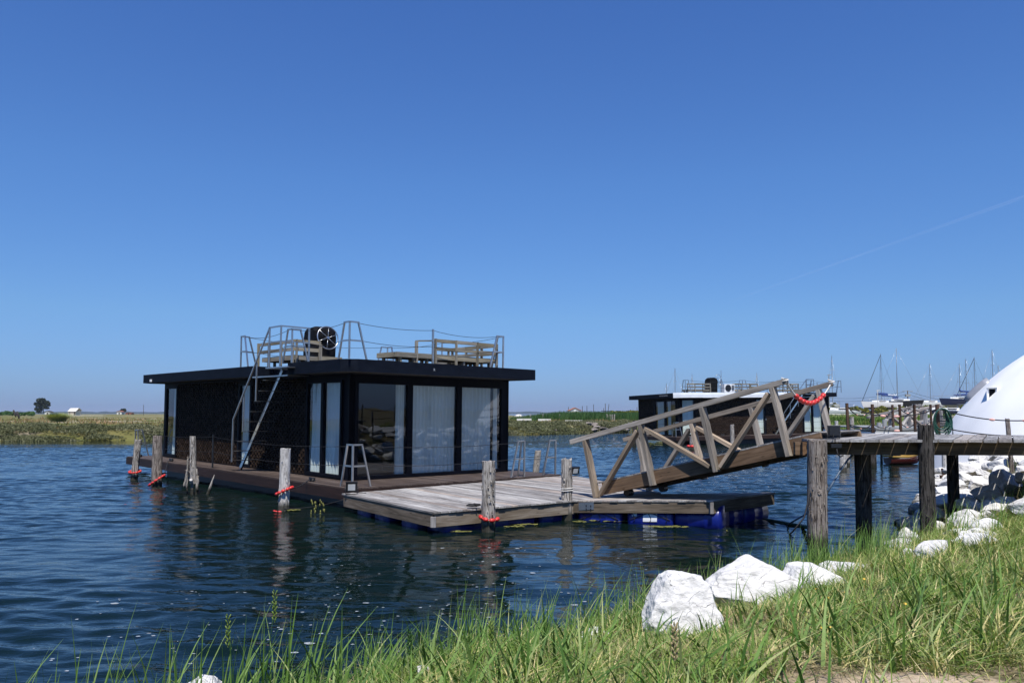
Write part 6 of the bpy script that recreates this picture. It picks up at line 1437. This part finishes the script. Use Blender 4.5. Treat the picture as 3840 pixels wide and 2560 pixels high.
for px0, px1, py, D, lb in ((1938, 1993, 1571, 82, 'left pale stone kerb on the middle bank'), (2018, 2065, 1572, 84, 'middle pale stone kerb on the middle bank'), (2119, 2184, 1577, 84, 'right white stone kerb on the middle bank')):
    a = at(px0, py, D); t = thing('stone_kerb', lb, 'stone kerb', a, None, 'pale kerbs on the middle bank'); m = MB(); m.box((0, 0, -.15), (at(px1, py, D).x-a.x, .25, .06)); m.build('kerb_stone', MT['stone_wall'], t)
q = at(1945, 1563, 120); t = thing('boulder', 'pale round boulder in the green gap right of the near houseboat', 'boulder', q); m = MB(); m.ball((0, 0, .1), .55, (1, 0, 0), .32, 10, 7); m.build('stone', MT['stone_wall'], t)
t = thing('footbridge', 'thin dark footbridge on posts above the middle reeds', 'footbridge', at(2255, 1541, 150)); L_ = at(2300, 1541, 150).x-at(2255, 1541, 150).x; m = MB(); m.box((0, 0, 0), (L_, .6, .1)); m.build('bridge_deck', MT['plastic_black'], t)
for i in range(7): m = MB(); m.box((L_*(.3+.11*i), 0, -.6), (L_*(.3+.11*i)+.06, .06, -.001)); m.build('bridge_post', MT['plastic_black'], t)
t = thing('stone_wall', 'long low grey wall behind the old posts on the middle bank', 'wall', at(2305, 1549, 110)); L_ = at(2368, 1547, 110).x-at(2305, 1549, 110).x; m = MB(); m.box((0, 0, -.35), (L_, .3, .0)); m.build('wall_stone', MT['rib_grey'], t)
grey_m = {}
# pale pebbly rocks on the middle bank shore, one object each
for i, (px, py, D, r) in enumerate(((2225, 1590, 80, .5), (2240, 1600, 79, .45), (2262, 1606, 80, .5), (2230, 1609, 78, .4), (2290, 1612, 82, .5), (2212, 1586, 80, .4), (2320, 1604, 82, .5), (2345, 1612, 83, .5), (2085, 1612, 75.5, .16), (88, 1648, 57.3, .45), (100, 1640, 57.6, .5), (112, 1649, 57.2, .4), (122, 1632, 57.8, .22), (135, 1633, 58, .25))):
    q = at(px, py, D); lb = ('grey rock on the rocky end of the middle bank', 'small white stone on the middle bank shrubs', 'dark grey rock at the waterline of the left bank', 'pale stone among the shrubs of the left bank')[0 if i < 8 else 1 if i == 8 else 2 if i < 12 else 3]
    if i not in grey_m: grey_m[i] = rock_meshes[i % 10].copy(); grey_m[i].materials[0] = MT['rock_grey']; rock_meshes.append(grey_m[i])
    o = rock(lb, q.x, D, q.z, r*1.2, r, r*.5, i*1.3, len(rock_meshes)-1, {0: 'rocks on the middle bank', 1: None, 2: 'waterline rocks of the left bank', 3: 'pale stones of the left bank'}[0 if i < 8 else 1 if i == 8 else 2 if i < 12 else 3])
# faint contrail, a long thin streak of ice cloud high up
M = Mat('ice_cloud'); tp = M.n('ShaderNodeBsdfTransparent'); df = M.n('ShaderNodeBsdfDiffuse'); df.inputs[0].default_value = (.9, .9, .9, 1); tl_ = M.n('ShaderNodeBsdfTranslucent'); ads = M.n('ShaderNodeAddShader'); M.l(df.outputs[0], ads.inputs[0]); M.l(tl_.outputs[0], ads.inputs[1]); mx = M.n('ShaderNodeMixShader')
lw = M.n('ShaderNodeLayerWeight'); lw.inputs[0].default_value = .5; f = M.noise(M.vec('gv', (.0012, .02, .02)), 1, 3, .6)
M.l(M.math('MULTIPLY', M.math('POWER', M.math('SUBTRACT', 1.0, lw.outputs['Facing']), 2.0), M.math('MULTIPLY', f, .06)), mx.inputs[0]); M.l(tp.outputs[0], mx.inputs[1]); M.l(ads.outputs[0], mx.inputs[2]); M.l(mx.outputs[0], M.out.inputs[0])
a = at(2740, 1130, 9000); b = at(3350, 912, 8000); c = at(3850, 735, 7200); pts = [a.lerp(b, i/10) for i in range(10)]+[b.lerp(c, i/10) for i in range(11)]
m = MB(); m.tube(pts, [5+i*.75 for i in range(len(pts))], 10, rnd=0); o = m.build('contrail', M.m); o['kind'] = 'stuff'

# clear summer air: a thin even haze that only tells over kilometres
m = MB(); m.box((-9400, -75, -4), (9400, 14400, 32)); hz_ = bpy.data.materials.new('thin_air_haze'); hz_.use_nodes = True; hn = hz_.node_tree; hn.nodes.clear()
pv = hn.nodes.new('ShaderNodeVolumePrincipled'); pv.inputs['Color'].default_value = (.75, .85, 1, 1); pv.inputs['Density'].default_value = .00016; pv.inputs['Anisotropy'].default_value = .2
ho = hn.nodes.new('ShaderNodeOutputMaterial'); hn.links.new(pv.outputs[0], ho.inputs['Volume'])
o = m.build('haze', hz_); o['kind'] = 'stuff'
